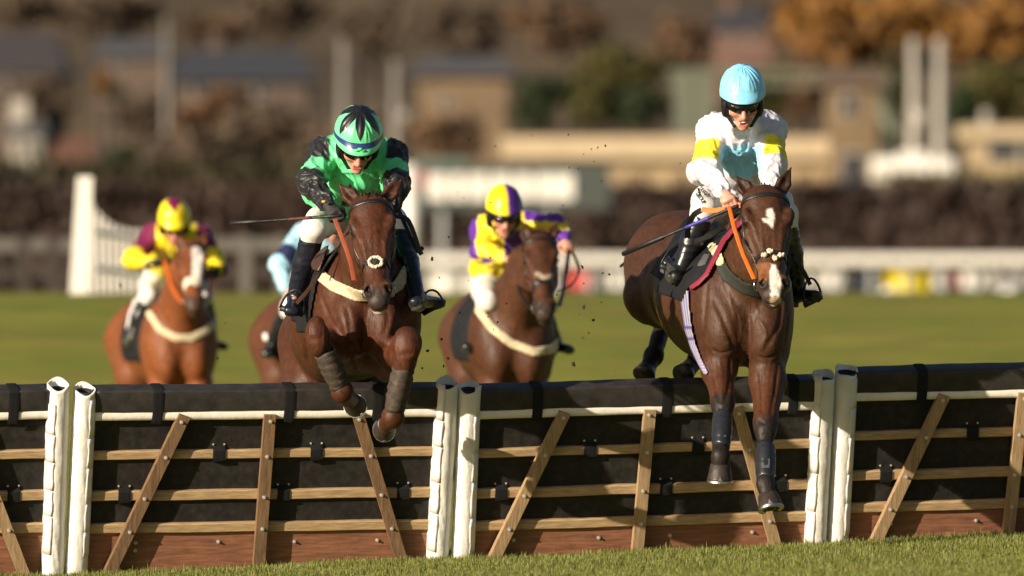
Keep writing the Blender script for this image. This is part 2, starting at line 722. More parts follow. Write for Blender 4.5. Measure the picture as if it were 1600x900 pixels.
def padded_post(parent, x, seed, flap_dir):
    """white padded post: vinyl sleeve with an open cut top, a dark foam core and a row of flaps closing it"""
    n, rows, R = 48, 70, .0580
    rs = np.random.default_rng(seed)
    V = []
    yc = -.012
    for i in range(rows):
        t = i / (rows - 1)
        for j in range(n):
            a = 2 * math.pi * j / n
            top = (.984 if x > .5 else .968) + .017 * math.sin(a) + .006 * math.sin(3 * a + seed)
            z = -.12 + (top + .12) * t
            V.append((math.cos(a), math.sin(a), z))
    V = np.array(V)
    q = np.stack([V[:, 0] * 1.4 + seed * 7, V[:, 1] * 1.4, V[:, 2] * 11 + V[:, 0] * 3], -1)
    fold = np.abs(vnoise(q, seed)) ** 1.0
    q2 = np.stack([V[:, 0] * .8 + seed * 3, V[:, 1] * .8, V[:, 2] * 3.3], -1)
    q3 = np.stack([V[:, 0] * 5 + seed, V[:, 1] * 5, V[:, 2] * 26 + V[:, 0] * 11], -1)
    r = R + .0026 * ((1 - fold) ** 3 - .3) + .0007 * vnoise(q2, seed + 5) + .0020 * ((1 - np.abs(vnoise(q3, seed + 8))) ** 3 - .3)
    W = np.stack([x + V[:, 0] * r, yc + V[:, 1] * r, V[:, 2]], -1)
    F = [(i * n + j, i * n + (j + 1) % n, (i + 1) * n + (j + 1) % n, (i + 1) * n + j) for i in range(rows - 1) for j in range(n)]
    # inner wall of the sleeve
    m = len(W)
    inner = []
    for lv, rr in ((0, .050), (-.09, .048)):
        for j in range(n):
            v = W[(rows - 1) * n + j]
            a = 2 * math.pi * j / n
            inner.append((x + rr * math.cos(a), yc + rr * math.sin(a), v[2] + lv))
    W = np.concatenate([W, np.array(inner)])
    for j in range(n):
        k = (j + 1) % n
        F.append(((rows - 1) * n + j, (rows - 1) * n + k, m + k, m + j))
        F.append((m + j, m + k, m + n + k, m + n + j))
    post = add('post', W, F, M_vinyl, parent, local=True)
    c = MB()
    ring = []
    for rr, z in ((.0490, .88), (.0490, .955), (.040, .958), (.034, .93), (.032, .88)):
        ring.append([(x + rr * math.cos(2 * math.pi * j / 20), yc + rr * math.sin(2 * math.pi * j / 20), z) for j in range(20)])
    fl = [v for g in ring for v in g]
    c.put(fl, [(i * 20 + j, i * 20 + (j + 1) % 20, (i + 1) * 20 + (j + 1) % 20, (i + 1) * 20 + j) for i in range(4) for j in range(20)] + [tuple(80 + j for j in range(20))])
    c.build('foam_core', M_core, post, smooth=True, local=True)
    # closing flaps: curved tabs standing off the sleeve
    zz = .02
    a0 = math.radians(-90 + flap_dir * 20)
    while zz < .86:
        hgt = rs.uniform(.13, .22)
        k = MB()
        VV, FF = [], []
        nu, nv = 7, 5
        for iv in range(nv):
            for iu in range(nu):
                u = iu / (nu - 1)
                wob = .05 * math.sin(iv * 1.7 + zz * 9)
                a = a0 + flap_dir * (u * .95 + (wob if u == 0 else 0))
                rr = R + .0035 + .002 * (1 - u) * rs.uniform(.5, 1.3)
                VV.append((x + rr * math.cos(a), yc + rr * math.sin(a), zz + hgt * iv / (nv - 1)))
        m = len(VV)
        for v in list(VV):
            dx, dy = v[0] - x, v[1] - yc
            l = math.hypot(dx, dy)
            VV.append((x + dx / l * (R - .006), yc + dy / l * (R - .006), v[2]))
        for iv in range(nv - 1):
            for iu in range(nu - 1):
                i = iv * nu + iu
                FF.append((i, i + 1, i + nu + 1, i + nu))
        edge = [iu for iu in range(nu)] + [iv * nu + nu - 1 for iv in range(1, nv)] + [(nv - 1) * nu + iu for iu in range(nu - 2, -1, -1)] + [iv * nu for iv in range(nv - 2, 0, -1)]
        for i in range(len(edge)):
            e, g = edge[i], edge[(i + 1) % len(edge)]
            FF.append((g, e, e + m, g + m))
        k.put(VV, FF)
        k.build('flap', M_vinyl, post, smooth=True, local=True)
        zz += hgt + .006
    return post


def hurdle(px_left, px_right, top_l, label, slats, straps, patches, seed, kick, length, tilt, m_slat=None):
    o, e = panel_at(px_left, top_l, tilt)
    root = thing('hurdle', label, 'hurdle', o, tuple(e), 'hurdle panels in the flight')
    root.scale = (1, 1, VS)
    L = length
    s = L / (px_right - px_left)
    X = lambda px: (px - px_left) * s
    a, b = .045, L - .045
    rr = np.random.default_rng(seed)
    # padding boards
    for z0, z1 in ((.192, .316), (.384, .556), (.614, .786)):
        m = MB()
        m.box((a, 0, z0 - .012), (b, .045, z1 + .012), .006)
        m.build('padding_board', M_pad, root, local=True)
    m = MB()
    m.box((a, -.004, -.16), (b, .03, .134), .004)
    m.build('kick_board', M_ply, root, local=True)
    # rails
    for z0, z1 in ((.134, .190), (.322, .378), (.560, .610)):
        m = MB()
        n = 14
        VV, FF = [], []
        for i in range(n + 1):
            x = a + (b - a) * i / n
            w = .002 * math.sin(i * 1.3 + z0 * 40)
            for y, z in ((-.026, z0 + .006), (-.020, z0), (.0, z0), (.0, z1), (-.020, z1), (-.026, z1 - .006)):
                VV.append((x, y, z + w))
        for i in range(n):
            for j in range(6):
                k = (j + 1) % 6
                FF.append((i * 6 + j, i * 6 + k, i * 6 + 6 + k, i * 6 + 6 + j))
        FF += [tuple(range(5, -1, -1)), tuple(n * 6 + j for j in range(6))]
        m.put(VV, FF).build('rail', M_wood, root, local=True)
    # white band
    VV, FF = [], []
    n = 60
    for i in range(n + 1):
        x = a + (b - a) * i / n
        sag = .003 * math.sin(x * 3.1 + seed) + .0008 * math.sin(x * 17 + seed)
        for y, z in ((-.036, .793), (-.0415, .794), (-.0425, .812), (-.0415, .831), (-.036, .838)):
            VV.append((x, y - .001 * math.sin(x * 23 + seed), z + sag * .6))
    for i in range(n):
        for j in range(4):
            FF.append((i * 5 + j, i * 5 + j + 1, i * 5 + 6 + j, i * 5 + 5 + j))
    MB().put(VV, FF).build('white_band', M_band, root, smooth=True, local=True)
    # padded top roll, flat topped with rounded edges
    sec = []
    y0, y1, z0, z1, r = -.043, .075, .838, .962, .011
    for cx, cz, s0 in ((y0 + r, z0 + r, 180), (y1 - r, z0 + r, 270), (y1 - r, z1 - r, 0), (y0 + r, z1 - r, 90)):
        for t in range(5):
            ang = math.radians(s0 + t * 22.5)
            sec.append((cx + r * math.cos(ang), cz + r * math.sin(ang)))
    VV, FF = [], []
    n, q = 50, len(sec)
    for i in range(n + 1):
        x = a + (b - a) * i / n
        for y, z in sec:
            w = .0014 * math.sin(x * 6 + z * 30 + seed) + .0006 * math.sin(x * 31 + y * 40)
            VV.append((x, y + w, z + w))
    for i in range(n):
        for j in range(q):
            k = (j + 1) % q
            FF.append((i * q + j, i * q + k, (i + 1) * q + k, (i + 1) * q + j))
    FF += [tuple(range(q - 1, -1, -1)), tuple(n * q + j for j in range(q))]
    MB().put(VV, FF).build('top_roll', M_roll, root, smooth=True, local=True)
    for px in straps:
        x = X(px)
        pts = [(x, .078, .87), (x, .079, .95), (x, .062, .9655), (x, -.03, .9655), (x, -.0445, .951), (x, -.0455, .86), (x, -.046, .83), (x - .002, -.046, .795), (x - .003, -.042, .775)]
        nor = [(0, 1, 0), (0, 1, .3), (0, .4, 1), (0, -.3, 1), (0, -1, .4), (0, -1, 0), (0, -1, -.2), (0, -1, 0), (0, -1, 0)]
        MB().ribbon(pts, nor, .054, .004).build('strap', M_strap, root, local=True)
    for px, row in patches:
        x = X(px)
        z = (.162, .350, .585)[row]
        pts = [(x, -.003, z + .045), (x, -.012, z + .037), (x, -.030, z + .024), (x, -.030, z - .02), (x + .004, -.028, z - .034), (x + .006, -.006, z - .046)]
        nor = [(0, -1, .3), (0, -1, .8), (0, -1, .2), (0, -1, 0), (0, -1, -.4), (0, -1, -.8)]
        pt = MB().ribbon(pts, nor, [.066, .064, .064, .065, .068, .066], .003).build('velcro_patch', M_strap, root, local=True)
        for sx in (-.028, .03):
            bolt(root, x + sx, -.003, z + .052, .55)
    # slats nailed over the rails
    for (tx, tz), (bx, bz) in slats:
        p, q = np.array([X(tx), tz]), np.array([X(bx), bz])
        q = p + (q - p) * (p[1] + .15) / (p[1] - q[1])      # driven into the turf
        dr = (q - p) / np.linalg.norm(q - p)
        sd = np.array([-dr[1], dr[0]])
        if sd[0] < 0:
            sd = -sd
        hw = .030
        # horizontal saw cut at top
        VV = []
        for y in (-.066, -.027):
            for c, w in ((p, -1), (p, 1), (q, 1), (q, -1)):
                v = c + sd * hw * w
                VV.append((v[0], y, v[1]))
        FF = [(0, 1, 2, 3), (7, 6, 5, 4), (0, 4, 5, 1), (1, 5, 6, 2), (2, 6, 7, 3), (3, 7, 4, 0)]
        sl = MB().put(VV, FF).build('slat', m_slat or M_slat, root, local=True)
        for z in (.80, .585, .350, .162):
            t = (z - p[1]) / (q[1] - p[1])
            if -.02 <= t <= 1:
                v = p + (q - p) * max(t, .03)
                bolt(root, v[0] + rr.uniform(-.006, .006), -.067, v[1] + rr.uniform(-.006, .006))
    for px, z in kick:
        bolt(root, X(px), -.006, z)
    padded_post(root, 0, seed, 1)
    padded_post(root, L, seed + 1, -1)
    return root


ZT = .822
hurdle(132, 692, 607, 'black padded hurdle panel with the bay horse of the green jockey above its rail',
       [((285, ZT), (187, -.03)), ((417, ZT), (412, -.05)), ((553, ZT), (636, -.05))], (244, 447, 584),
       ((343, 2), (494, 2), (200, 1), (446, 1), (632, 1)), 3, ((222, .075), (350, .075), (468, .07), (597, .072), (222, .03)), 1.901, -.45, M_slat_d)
hurdle(733, 1286, 605, 'black padded hurdle panel with the legs of the white faced horse in front of it',
       [((880, ZT), (778, -.03)), ((1013, ZT), (1003, -.05)), ((1150, ZT), (1226, -.05))], (838, 1040, 1238),
       ((924, 2), (1093, 2), (788, 1), (1046, 1), (1226, 1)), 5, ((812, .072), (945, .07), (1057, .07), (1186, .075)), 1.885, -1.45)
hurdle(1322, 1870, 578, 'black padded hurdle panel at the right edge of the photo',
       [((1475, ZT), (1378, -.04)), ((1600, ZT), (1588, -.05)), ((1738, ZT), (1812, -.05))], (1440, 1640, 1820),
       ((1525, 2), (1690, 2), (1392, 1), (1645, 1)), 7, ((1405, .06), (1540, .065), (1660, .06)), 1.875, -1.3)
hurdle(-470, 91, 618, 'black padded hurdle panel cut by the left edge of the photo',
       [((-318, ZT), (-420, -.03)), ((-188, ZT), (-190, -.05)), ((-58, ZT), (37, -.03))], (-380, -160, 20),
       ((-100, 2), (-260, 2), (25, 1), (-200, 1)), 9, ((-10, .07), (-150, .07)), 1.857, -1.3)
# ------------------------------------------------------------------ horses
M_coat = mat('horse_coat', None, .54, attr=True, var=.28, vscale=14, bump=.42, bscale=85, bdist=.006, spec=.26, aniso_bump=(1, 1, .35))
_t = M_coat.node_tree
_b = _t.nodes['Principled BSDF']
_old = _b.inputs['Normal'].links[0].from_node
_vz = _t.nodes.new('ShaderNodeTexNoise')
_vz.inputs['Scale'].default_value = 13
_vz.inputs['Detail'].default_value = 2
_tc = [n for n in _t.nodes if n.type == 'TEX_COORD'][0]
_t.links.new(_tc.outputs['Object'], _vz.inputs['Vector'])
_ab = _t.nodes.new('ShaderNodeMath')
_ab.operation = 'SUBTRACT'
_ab.inputs[1].default_value = .5
_t.links.new(_vz.outputs['Fac'], _ab.inputs[0])
_a2 = _t.nodes.new('ShaderNodeMath')
_a2.operation = 'ABSOLUTE'
_t.links.new(_ab.outputs[0], _a2.inputs[0])
_rp = _t.nodes.new('ShaderNodeMapRange')
_rp.interpolation_type = 'SMOOTHSTEP'
_rp.inputs['From Min'].default_value = 0
_rp.inputs['From Max'].default_value = .06
_rp.inputs['To Min'].default_value = 1
_rp.inputs['To Max'].default_value = 0
_t.links.new(_a2.outputs[0], _rp.inputs['Value'])
_bp = _t.nodes.new('ShaderNodeBump')
_bp.inputs['Strength'].default_value = .10
_bp.inputs['Distance'].default_value = .004
_t.links.new(_rp.outputs['Result'], _bp.inputs['Height'])
_t.links.new(_old.outputs['Normal'], _bp.inputs['Normal'])
_t.links.new(_bp.outputs['Normal'], _b.inputs['Normal'])
_fl = _t.nodes.new('ShaderNodeTexNoise')
_fl.inputs['Scale'].default_value = 95
_fl.inputs['Detail'].default_value = 3
_t.links.new(_tc.outputs['Object'], _fl.inputs['Vector'])
_fr = _t.nodes.new('ShaderNodeMapRange')
_fr.inputs['From Min'].default_value = .66
_fr.inputs['From Max'].default_value = .72
_t.links.new(_fl.outputs['Fac'], _fr.inputs['Value'])
_mx = _t.nodes.new('ShaderNodeMix')
_mx.data_type = 'RGBA'
_src = _b.inputs['Base Color'].links[0].from_socket
_t.links.new(_fr.outputs['Result'], _mx.inputs['Factor'])
_t.links.new(_src, _mx.inputs['A'])
_mx.inputs['B'].default_value = (.085, .06, .036, 1)
_t.links.new(_mx.outputs['Result'], _b.inputs['Base Color'])
M_hair = mat('dark_horsehair', (.012, .008, .006), .5, var=.3, vscale=30)
M_hoof = mat('hoof_horn', (.032, .022, .016), .5, var=.35, vscale=14, bump=.2, bscale=50)
M_shoe = mat('horseshoe_metal', (.62, .61, .60), .3, metal=1.0)
M_leather = mat('black_leather', (.010, .009, .009), .42, var=.3, vscale=20, bump=.1, bscale=160)
M_brown_leather = mat('brown_leather', (.052, .021, .011), .45, var=.3, vscale=14, bump=.1, bscale=120)
M_orange = mat('orange_rubber', (.62, .13, .015), .55, var=.15)
M_rust_rein = mat('rust_rubber', (.26, .062, .024), .6, var=.2)
M_metal = mat('steel', (.62, .61, .60), .25, metal=1.0, var=.15)
M_eye = mat('eye', (.008, .005, .004), .08, spec=.8)
M_cream_web = mat('cream_webbing', (.56, .47, .31), .8, var=.2, vscale=25, bump=.25, bscale=140, second=(.48, .39, .24))
M_green_web = mat('dark_green_webbing', (.020, .022, .016), .75, var=.25, vscale=25, bump=.25, bscale=140)
M_fleece = mat('cream_fleece', (.66, .58, .45), .95, var=.2, vscale=40, bump=.8, bscale=110, bdist=.01)
M_dark_fleece = mat('dark_fleece', (.02, .016, .014), .95, bump=.6, bscale=110, bdist=.01)
M_black_cloth = mat('black_cloth', (.009, .009, .011), .8, var=.3, bump=.25, bscale=40, spec=.25)
M_red_edge = mat('crimson_binding', (.21, .012, .035), .6, var=.15)
M_white_cloth = mat('white_cloth', (.74, .71, .68), .6, var=.06, bump=.3, bscale=30)
M_lilac = mat('lilac_webbing', (.10, .08, .25), .7)
M_boot = mat('bandage_grey', (.050, .032, .021), .72, var=.4, vscale=22, bump=.5, bscale=50, bdist=.006, second=(.034, .023, .016))
M_tendon = mat('black_boot_shell', (.018, .019, .024), .34, var=.3, vscale=12, bump=.15, bscale=60)
M_blue_pad = mat('blue_pad', (.03, .09, .22), .7)

DARK = np.array([.011, .008, .007])
WHITE = np.array([.66, .60, .54])


def poly_sd(poly, x, z):
    """signed distance to a polygon (negative inside)"""
    poly = np.asarray(poly, float)
    n = len(poly)
    d = np.full(np.broadcast(x, z).shape, 1e9)
    ins = np.zeros(d.shape, bool)
    for i in range(n):
        a, b = poly[i], poly[(i + 1) % n]
        e = b - a
        wx, wz = x - a[0], z - a[1]
        t = np.clip((wx * e[0] + wz * e[1]) / max(e @ e, 1e-12), 0, 1)
        d = np.minimum(d, np.hypot(wx - e[0] * t, wz - e[1] * t))
        c = ((a[1] <= z) & (b[1] > z)) | ((b[1] <= z) & (a[1] > z))
        ez = e[1] if abs(e[1]) > 1e-12 else 1e-12
        ins ^= c & (x < a[0] + e[0] * (z - a[1]) / ez)
    return np.where(ins, -d, d)


def line_d(line, x, z):
    line = np.asarray(line, float)
    d = np.full(np.broadcast(x, z).shape, 1e9)
    for a, b in zip(line[:-1], line[1:]):
        e = b - a
        wx, wz = x - a[0], z - a[1]
        t = np.clip((wx * e[0] + wz * e[1]) / (e @ e), 0, 1)
        d = np.minimum(d, np.hypot(wx - e[0] * t, wz - e[1] * t))
    return d


def XZ(pts, d):
    return [(P(x, y, d)[0], P(x, y, d)[2]) for x, y in pts]


def head_frame(poll, nose, roll=0.0, turn=0.0):
    a = unit(nose - poll)
    s = np.array([1.0, turn, roll])
    s = unit(s - a * (s @ a))
    f = np.cross(s, a)
    if f[1] > 0:
        f = -f
    return a, s, f


def stroke(V, N, tree_, pix, d, rad, amt):
    """draws a crease (amt < 0) or a ridge (amt > 0) into the surface along a line"""
    pts = []
    for q in spline([np.array([a, b, d]) for a, b in pix], 10):
        pts.append(on_surface(tree_, *q)[0])
    pts = np.array(pts)
    lo, hi = pts.min(0) - rad * 2.5, pts.max(0) + rad * 2.5
    idx = np.where(((V > lo) & (V < hi)).all(1))[0]
    if len(idx) == 0:
        return
    dd = np.sqrt(((V[idx][:, None, :] - pts[None]) ** 2).sum(2))
    k = dd.argmin(1)
    w = np.exp(-(dd.min(1) / rad) ** 2)
    end = np.minimum(k, len(pts) - 1 - k) / max(1, len(pts) * .22)
    w = w * (.35 + .65 * np.minimum(1, end))
    V[idx] += N[idx] * (amt * w)[:, None]


def horse_body(J, h, root, coat, markings, dark_from, name='body'):
    """one continuous body surface; returns field, verts, faces, bvh"""
    pts = [J['poll'], J['nose']] + list(J['ears']) + list(J['trunk']) + list(J['neck']) + [p for l in J['fore'] + J['hind'] for p in l]
    pts = np.array(pts)
    lo, hi = pts.min(0) - .36, pts.max(0) + .36
    lo[2] = pts[:, 2].min() - .14
    hi[2] = pts[:, 2].max() + .12
    lo[1] = pts[:, 1].min() - .18
    F = Field(lo, hi, h)
    T, W = J['trunk'], J['trunk_wh']
    sd = unit(np.cross(T[3] - T[0], [0, 0, 1]))
    if sd[0] < 0:
        sd = -sd
    fw = unit(T[0] - T[3])
    upv = np.cross(sd, fw)
    if upv[2] < 0:
        upv = -upv
    for i in range(3):
        F.add(ecap(T[i], T[i + 1], W[i], W[i + 1], sd), .10)
    # haunches
    for q in (-1, 1):
        c = T[3] + sd * q * W[3][0] * .47 - upv * .04 + fw * .02
        F.add(ell(c, (W[3][0] * .54, .31, .29), [sd, fw, upv]), .08)
    F.add(ell(T[3] + upv * .12 + fw * .12, (.14, .32, .15), [sd, fw, upv]), .1)
    # withers
    F.add(ell(T[0] + upv * W[0][1] * .82 - fw * .33, (.07, .30, .13), [sd, fw, upv]), .1)
    # neck
    poll, nose = J['poll'], J['nose']
    a, s, f = head_frame(poll, nose, J.get('roll', 0), J.get('turn', 0))
    L = np.linalg.norm(nose - poll)
    g = L / .62 * J.get('head_scale', 1.0)
    w_ = J.get('head_w', 1.0)
    def H(u, v, w):
        return poll + a * (u * L) + s * (v * g * w_) + f * (w * g)
    NK = [H(.12, 0, -.10)] + list(J['neck'])
    NW = [(.075 * g, .12 * g)] + list(J['neck_wh'])
    for i in range(len(NK) - 1):
        F.add(ecap(NK[i], NK[i + 1], NW[i], NW[i + 1], s if i == 0 else sd), .07)
    # chest: shoulders, pectorals, breastbone groove
    for q in (0, 1):
        c = J['shoulder'][q]
        sg = -1 if q == 0 else 1
        F.add(ell(c, J.get('shoulder_r', (.10, .21, .24)), [sd, fw, upv]), .07)
        F.add(ell(J['pec'][q], J.get('pec_r', (.10, .12, .17)), [sd, fw, upv]), .06)
        F.add(ell(c + np.array([sg * .025, .03, -.13]), (.062, .12, .13), [sd, fw, upv]), .045)
    gr = J['groove']
    F.add(cap(gr[0], gr[1], .020, .016), .045, cut=True)
    for c0, c1, r in J.get('creases', []):
        F.add(cap(c0, c1, r), .03, cut=True)
    # fore legs: elbow, knee, fetlock, toe
    for q in (0, 1):
        e, k, ft, to = J['fore'][q]
        m = e + (k - e) * .35
        r = J.get('fore_r', [1, 1])[q]
        bk = J.get('fore_back', [np.array([0, .03, 0])] * 2)[q]
        F.add(cap(e, m, .092 * r, .086 * r), .05)
        F.add(cap(m, k, .083 * r, .053 * r), .045)
        F.add(cap(e + bk, m + bk * .8, .07 * r, .045 * r), .05)
        ka, kb = k + unit(e - k) * .03, k + unit(ft - k) * .035
        F.add(cap(ka, kb, .056 * r, .050 * r), .03)
        lf = unit(np.cross(unit(ft - k), sd))
        if lf[1] > 0:
            lf = -lf
        F.add(ell(k + lf * .020 + unit(e - k) * .02, (.046 * r, .036 * r, .036 * r)), .018)
        F.add(ell(k + lf * .022 + unit(ft - k) * .028, (.040 * r, .034 * r, .032 * r)), .018)
        ca = k + (ft - k) * .2
        F.add(cap(ca, ft, .038, .034), .025)
        tb = -lf * .024
        F.add(cap(ca + tb, ft + tb, .025, .024), .02)
        F.add(ell(ft - lf * .006, (.044, .044, .044)), .025)
        F.add(cap(ft, to, .040 * J.get('past', 1), .045), .022)
        if J.get('past', 1) > 1:
            F.add(ell(ft, (.055, .055, .058)), .025)
    # hind legs: hip, stifle, hock, fetlock, toe
    for q in (0, 1):
        hp, st, hk, ft, to = J['hind'][q]
        F.add(cap(hp, st, .21, .135), .09)
        F.add(ell(st, (.115, .125, .13)), .06)
        m = st + (hk - st) * .45
        F.add(cap(st, m, .115, .085), .06)
        F.add(cap(m, hk, .085, .052), .05)
        F.add(cap(hk + unit(hk - ft) * .05, ft, .047, .040), .035)
        F.add(ell(ft, (.050, .050, .050)), .03)
        F.add(cap(ft, to, .043, .048), .025)
    # head
    F.add(ell(H(.13, 0, -.035), (.088 * g * w_, .125 * g, .092 * g), [s, a, f]), .04)
    F.add(ecap(H(.08, 0, -.02), H(.40, 0, -.028), (.088 * g * w_, .080 * g), (.080 * g * w_, .082 * g), s), .04)
    for q in (-1, 1):
        F.add(ell(H(.36, .050 * q, -.105), (.043 * g * w_, .125 * g, .085 * g), [s, a, f]), .04)
    F.add(ecap(H(.34, 0, -.025), H(.84, 0, -.022), (.074 * g * w_, .072 * g), (.050 * g * w_, .056 * g), s), .045)
    F.add(ecap(H(.25, 0, .025), H(.82, 0, .018), (.048 * g * w_, .025 * g), (.028 * g * w_, .022 * g), s), .03)
    F.add(ell(H(.885, 0, -.030), (.060 * g * w_, .072 * g, .064 * g), [s, a, f]), .035)
    F.add(ell(H(.985, 0, -.028), (.046 * g * w_, .035 * g, .04 * g), [s, a, f]), .025)
    F.add(ell(H(.955, 0, -.082), (.040 * g * w_, .050 * g, .032 * g), [s, a, f]), .022)
    for q in (-1, 1):
        F.add(ell(H(.265, .086 * q, .022), (.026 * g, .050 * g, .030 * g), [s, a, f]), .022)
        F.add(cap(H(.34, .086 * q, -.012), H(.60, .064 * q, -.02), .017 * g, .010 * g), .022)
        F.add(cap(H(.30, .070 * q, .032), H(.62, .036 * q, .030), .016 * g, .010 * g), .028)
        F.add(ell(H(.305, .103 * q, .004), (.016 * g, .030 * g, .022 * g), [s, a, f]), .015, cut=True)
        F.add(ell(H(.52, .074 * q, -.055), (.02 * g, .10 * g, .03 * g), [s, a, f]), .03, cut=True)
        F.add(ell(H(.885, .043 * q, .014), (.027 * g, .040 * g, .030 * g), [s, a, f]), .018)
        F.add(ell(H(.915, .049 * q, .036), (.0135 * g, .026 * g, .024 * g), [unit(s - q * .5 * a), a, f]), .010, cut=True)
        F.add(cap(H(.965, .058 * q, -.060), H(.80, .066 * q, -.058), .006), .012, cut=True)
    F.add(cap(H(1.02, -.03, -.060), H(1.02, .03, -.060), .006), .012, cut=True)
    for q in (0, 1):
        b = H(-.015, (-.058, .058)[q], -.035)
        t = J['ears'][q]
        ea = unit(t - b)
        mid = b + (t - b) * .45
        fdir = unit(f - ea * (f @ ea) + s * (-.35, .35)[q])
        es = unit(np.cross(ea, fdir))
        F.add(ecap(b, mid, (.036, .028), (.040, .024), es), .02)
        F.add(ecap(mid, t, (.039, .024), (.007, .007), es), .015)
        F.add(cap(b + (t - b) * .22 + fdir * .034, b + (t - b) * .86 + fdir * .010, .026, .007), .012, cut=True)
    for c0, r0 in J.get('extra', []):
        F.add(ell(c0, r0), .025)
    for c0, c1, r in J.get('late_creases', []):
        F.add(cap(c0, c1, r), .02, cut=True)
    V, Q = F.mesh()
    V = relax(V, Q, 1, .35)
    N = normals(V, Q)
    V = V + N * (.0035 * vnoise(V * np.array([11, 11, 6.]), 21) + .0022 * vnoise(V * np.array([26, 26, 14.]), 22))[:, None]
    if J.get('strokes'):
        bt = bvh_of(V, Q)
        for pix, d, rad, amt in J['strokes']:
            stroke(V, N, bt, pix, d, rad, amt)
        N = normals(V, Q)
    # colour of the coat
    base = np.tile(np.asarray(coat, float), (len(V), 1))
    n1 = vnoise(V * 3.1, 4) * .5 + vnoise(V * 7.7, 6) * .3
    base *= (1 + .30 * n1)[:, None]
    dust = sstep(.15, .6, vnoise(V * np.array([5., 5., 3.2]), 14) + .35 * vnoise(V * 19., 15))
    base = base * (1 - .14 * dust)[:, None] + np.array([.075, .048, .03]) * (.14 * dust)[:, None]
    pale = np.array(J.get('pale', [1.35, 1.15, 1.0]))
    vx, vy, vz = V[:, 0], V[:, 1], V[:, 2]
    for q in (0, 1):
        e, k, ft, to = J['fore'][q]
        red = 1 - sstep(-.01, .05, cap(e + (k - e) * .3, k, .075, .05)[0](vx, vy, vz))
        base = base * (1 + red[:, None] * np.array([.30, .12, .0]))
        d = np.minimum(cap(k, ft, .055)[0](vx, vy, vz), cap(ft, to, .06)[0](vx, vy, vz))
        u = ((V - e) @ (k - e)) / ((k - e) @ (k - e))
        m = (1 - sstep(.0, .03, d)) * sstep(dark_from[q], dark_from[q] + .35, u)
        m = np.where(d < .04, m, 0)
        base = base * (1 - m)[:, None] + DARK * 1.4 * m[:, None]
        hp, st, hk, f2, t2 = J['hind'][q]
        d = np.minimum(cap(hk, f2, .06)[0](vx, vy, vz), cap(f2, t2, .06)[0](vx, vy, vz))
        m = 1 - sstep(-.01, .05, d)
        base = base * (1 - m)[:, None] + DARK * 1.4 * m[:, None]
        gas = 1 - sstep(-.01, .05, cap(st + (hk - st) * .6, hk, .06)[0](vx, vy, vz))
        base = base * (1 - .55 * gas)[:, None]
    mz = 1 - sstep(-.02, .03, ell(H(.96, 0, -.03), (.075, .065, .085), [s, a, f])[0](vx, vy, vz))
    mz = np.clip(mz * J.get('muzzle_dark', .8), 0, 1)
    base = base * (1 - mz)[:, None] + np.array([.030, .024, .021]) * mz[:, None]
    for q in (-1, 1):
        ed = 1 - sstep(0, .02, ell(H(.305, .095 * q, .01), (.03, .03, .03), [s, a, f])[0](vx, vy, vz))
        base = base * (1 - .75 * ed)[:, None]
        nd = 1 - sstep(-.004, .010, ell(H(.915, .049 * q, .032), (.016, .026, .024), [s, a, f])[0](vx, vy, vz))
        base = base * (1 - .9 * nd)[:, None]
        er = cap(H(0, .058 * q, -.03) + (J['ears'][(q + 1) // 2] - H(0, .058 * q, -.03)) * .2, J['ears'][(q + 1) // 2], .05, .02)[0](vx, vy, vz)
        em = (1 - sstep(-.02, .01, er)) * J.get('ear_dark', .35)
        base = base * (1 - em)[:, None]
    wob = .004 * vnoise(V * 60, 8) + .002 * vnoise(V * 150, 2)
    for shape, colr, d0 in markings:
        sdist = shape(vx, vz) + wob
        m = (1 - sstep(-.004, .006, sdist)) * (N[:, 1] < .15) * (vy - SHIFT < d0)
        base = base * (1 - m)[:, None] + np.asarray(colr) * m[:, None]
    body = add(name, V, Q, M_coat, root, base)
    eb = MB()
    for q in (-1, 1):
        e = MB()
        e.ball(H(.305, .083 * q, .004), .0235 * g, 14, 10)
        e.build('eye', M_eye, root, smooth=True)
    return dict(F=F, V=V, Q=Q, bvh=bvh_of(V, Q), H=H, a=a, s=s, f=f, L=L, g=g, sd=sd, fw=fw, up=upv, T=T, body=body)


def largest(V, Q):
    """keeps the largest connected piece"""
    lab = np.arange(len(V))
    while True:
        m = lab[Q].min(1)
        new = lab.copy()
        for i in range(4):
            np.minimum.at(new, Q[:, i], m)
        new = new[new]
        if (new == lab).all():
            break
        lab = new
    big = np.bincount(lab).argmax()
    keep = lab == big
    idx = np.cumsum(keep) - 1
    return V[keep], idx[Q[keep[Q].all(1)]]


def shell(B, name, root, thick, region, m, lo, hi, sink=.02, smooth_it=1, cols=None):
    """cloth or leather lying on the body: the body's own surface grown outward inside a region"""
    F = B['F']
    r = F.sub(np.asarray(lo), np.asarray(hi))
    sl, x, y, z = r
    D = F.D[sl]
    reg = region(x, y - SHIFT, z)
    E = np.maximum(np.maximum(D - thick, -D - sink), reg).astype(np.float32)
    E = np.pad(E, 1, constant_values=.05)
    l0 = np.array([x.ravel()[0], y.ravel()[0], z.ravel()[0]]) - F.h
    V, Q = surface_nets(E, l0, F.h)
    if len(V) == 0:
        print('EMPTY', name)
        return None
    V, Q = largest(V, Q)
    V = relax(V, Q, smooth_it, .4)
    return add(name, V, Q, m, root, None if cols is None else cols(V))


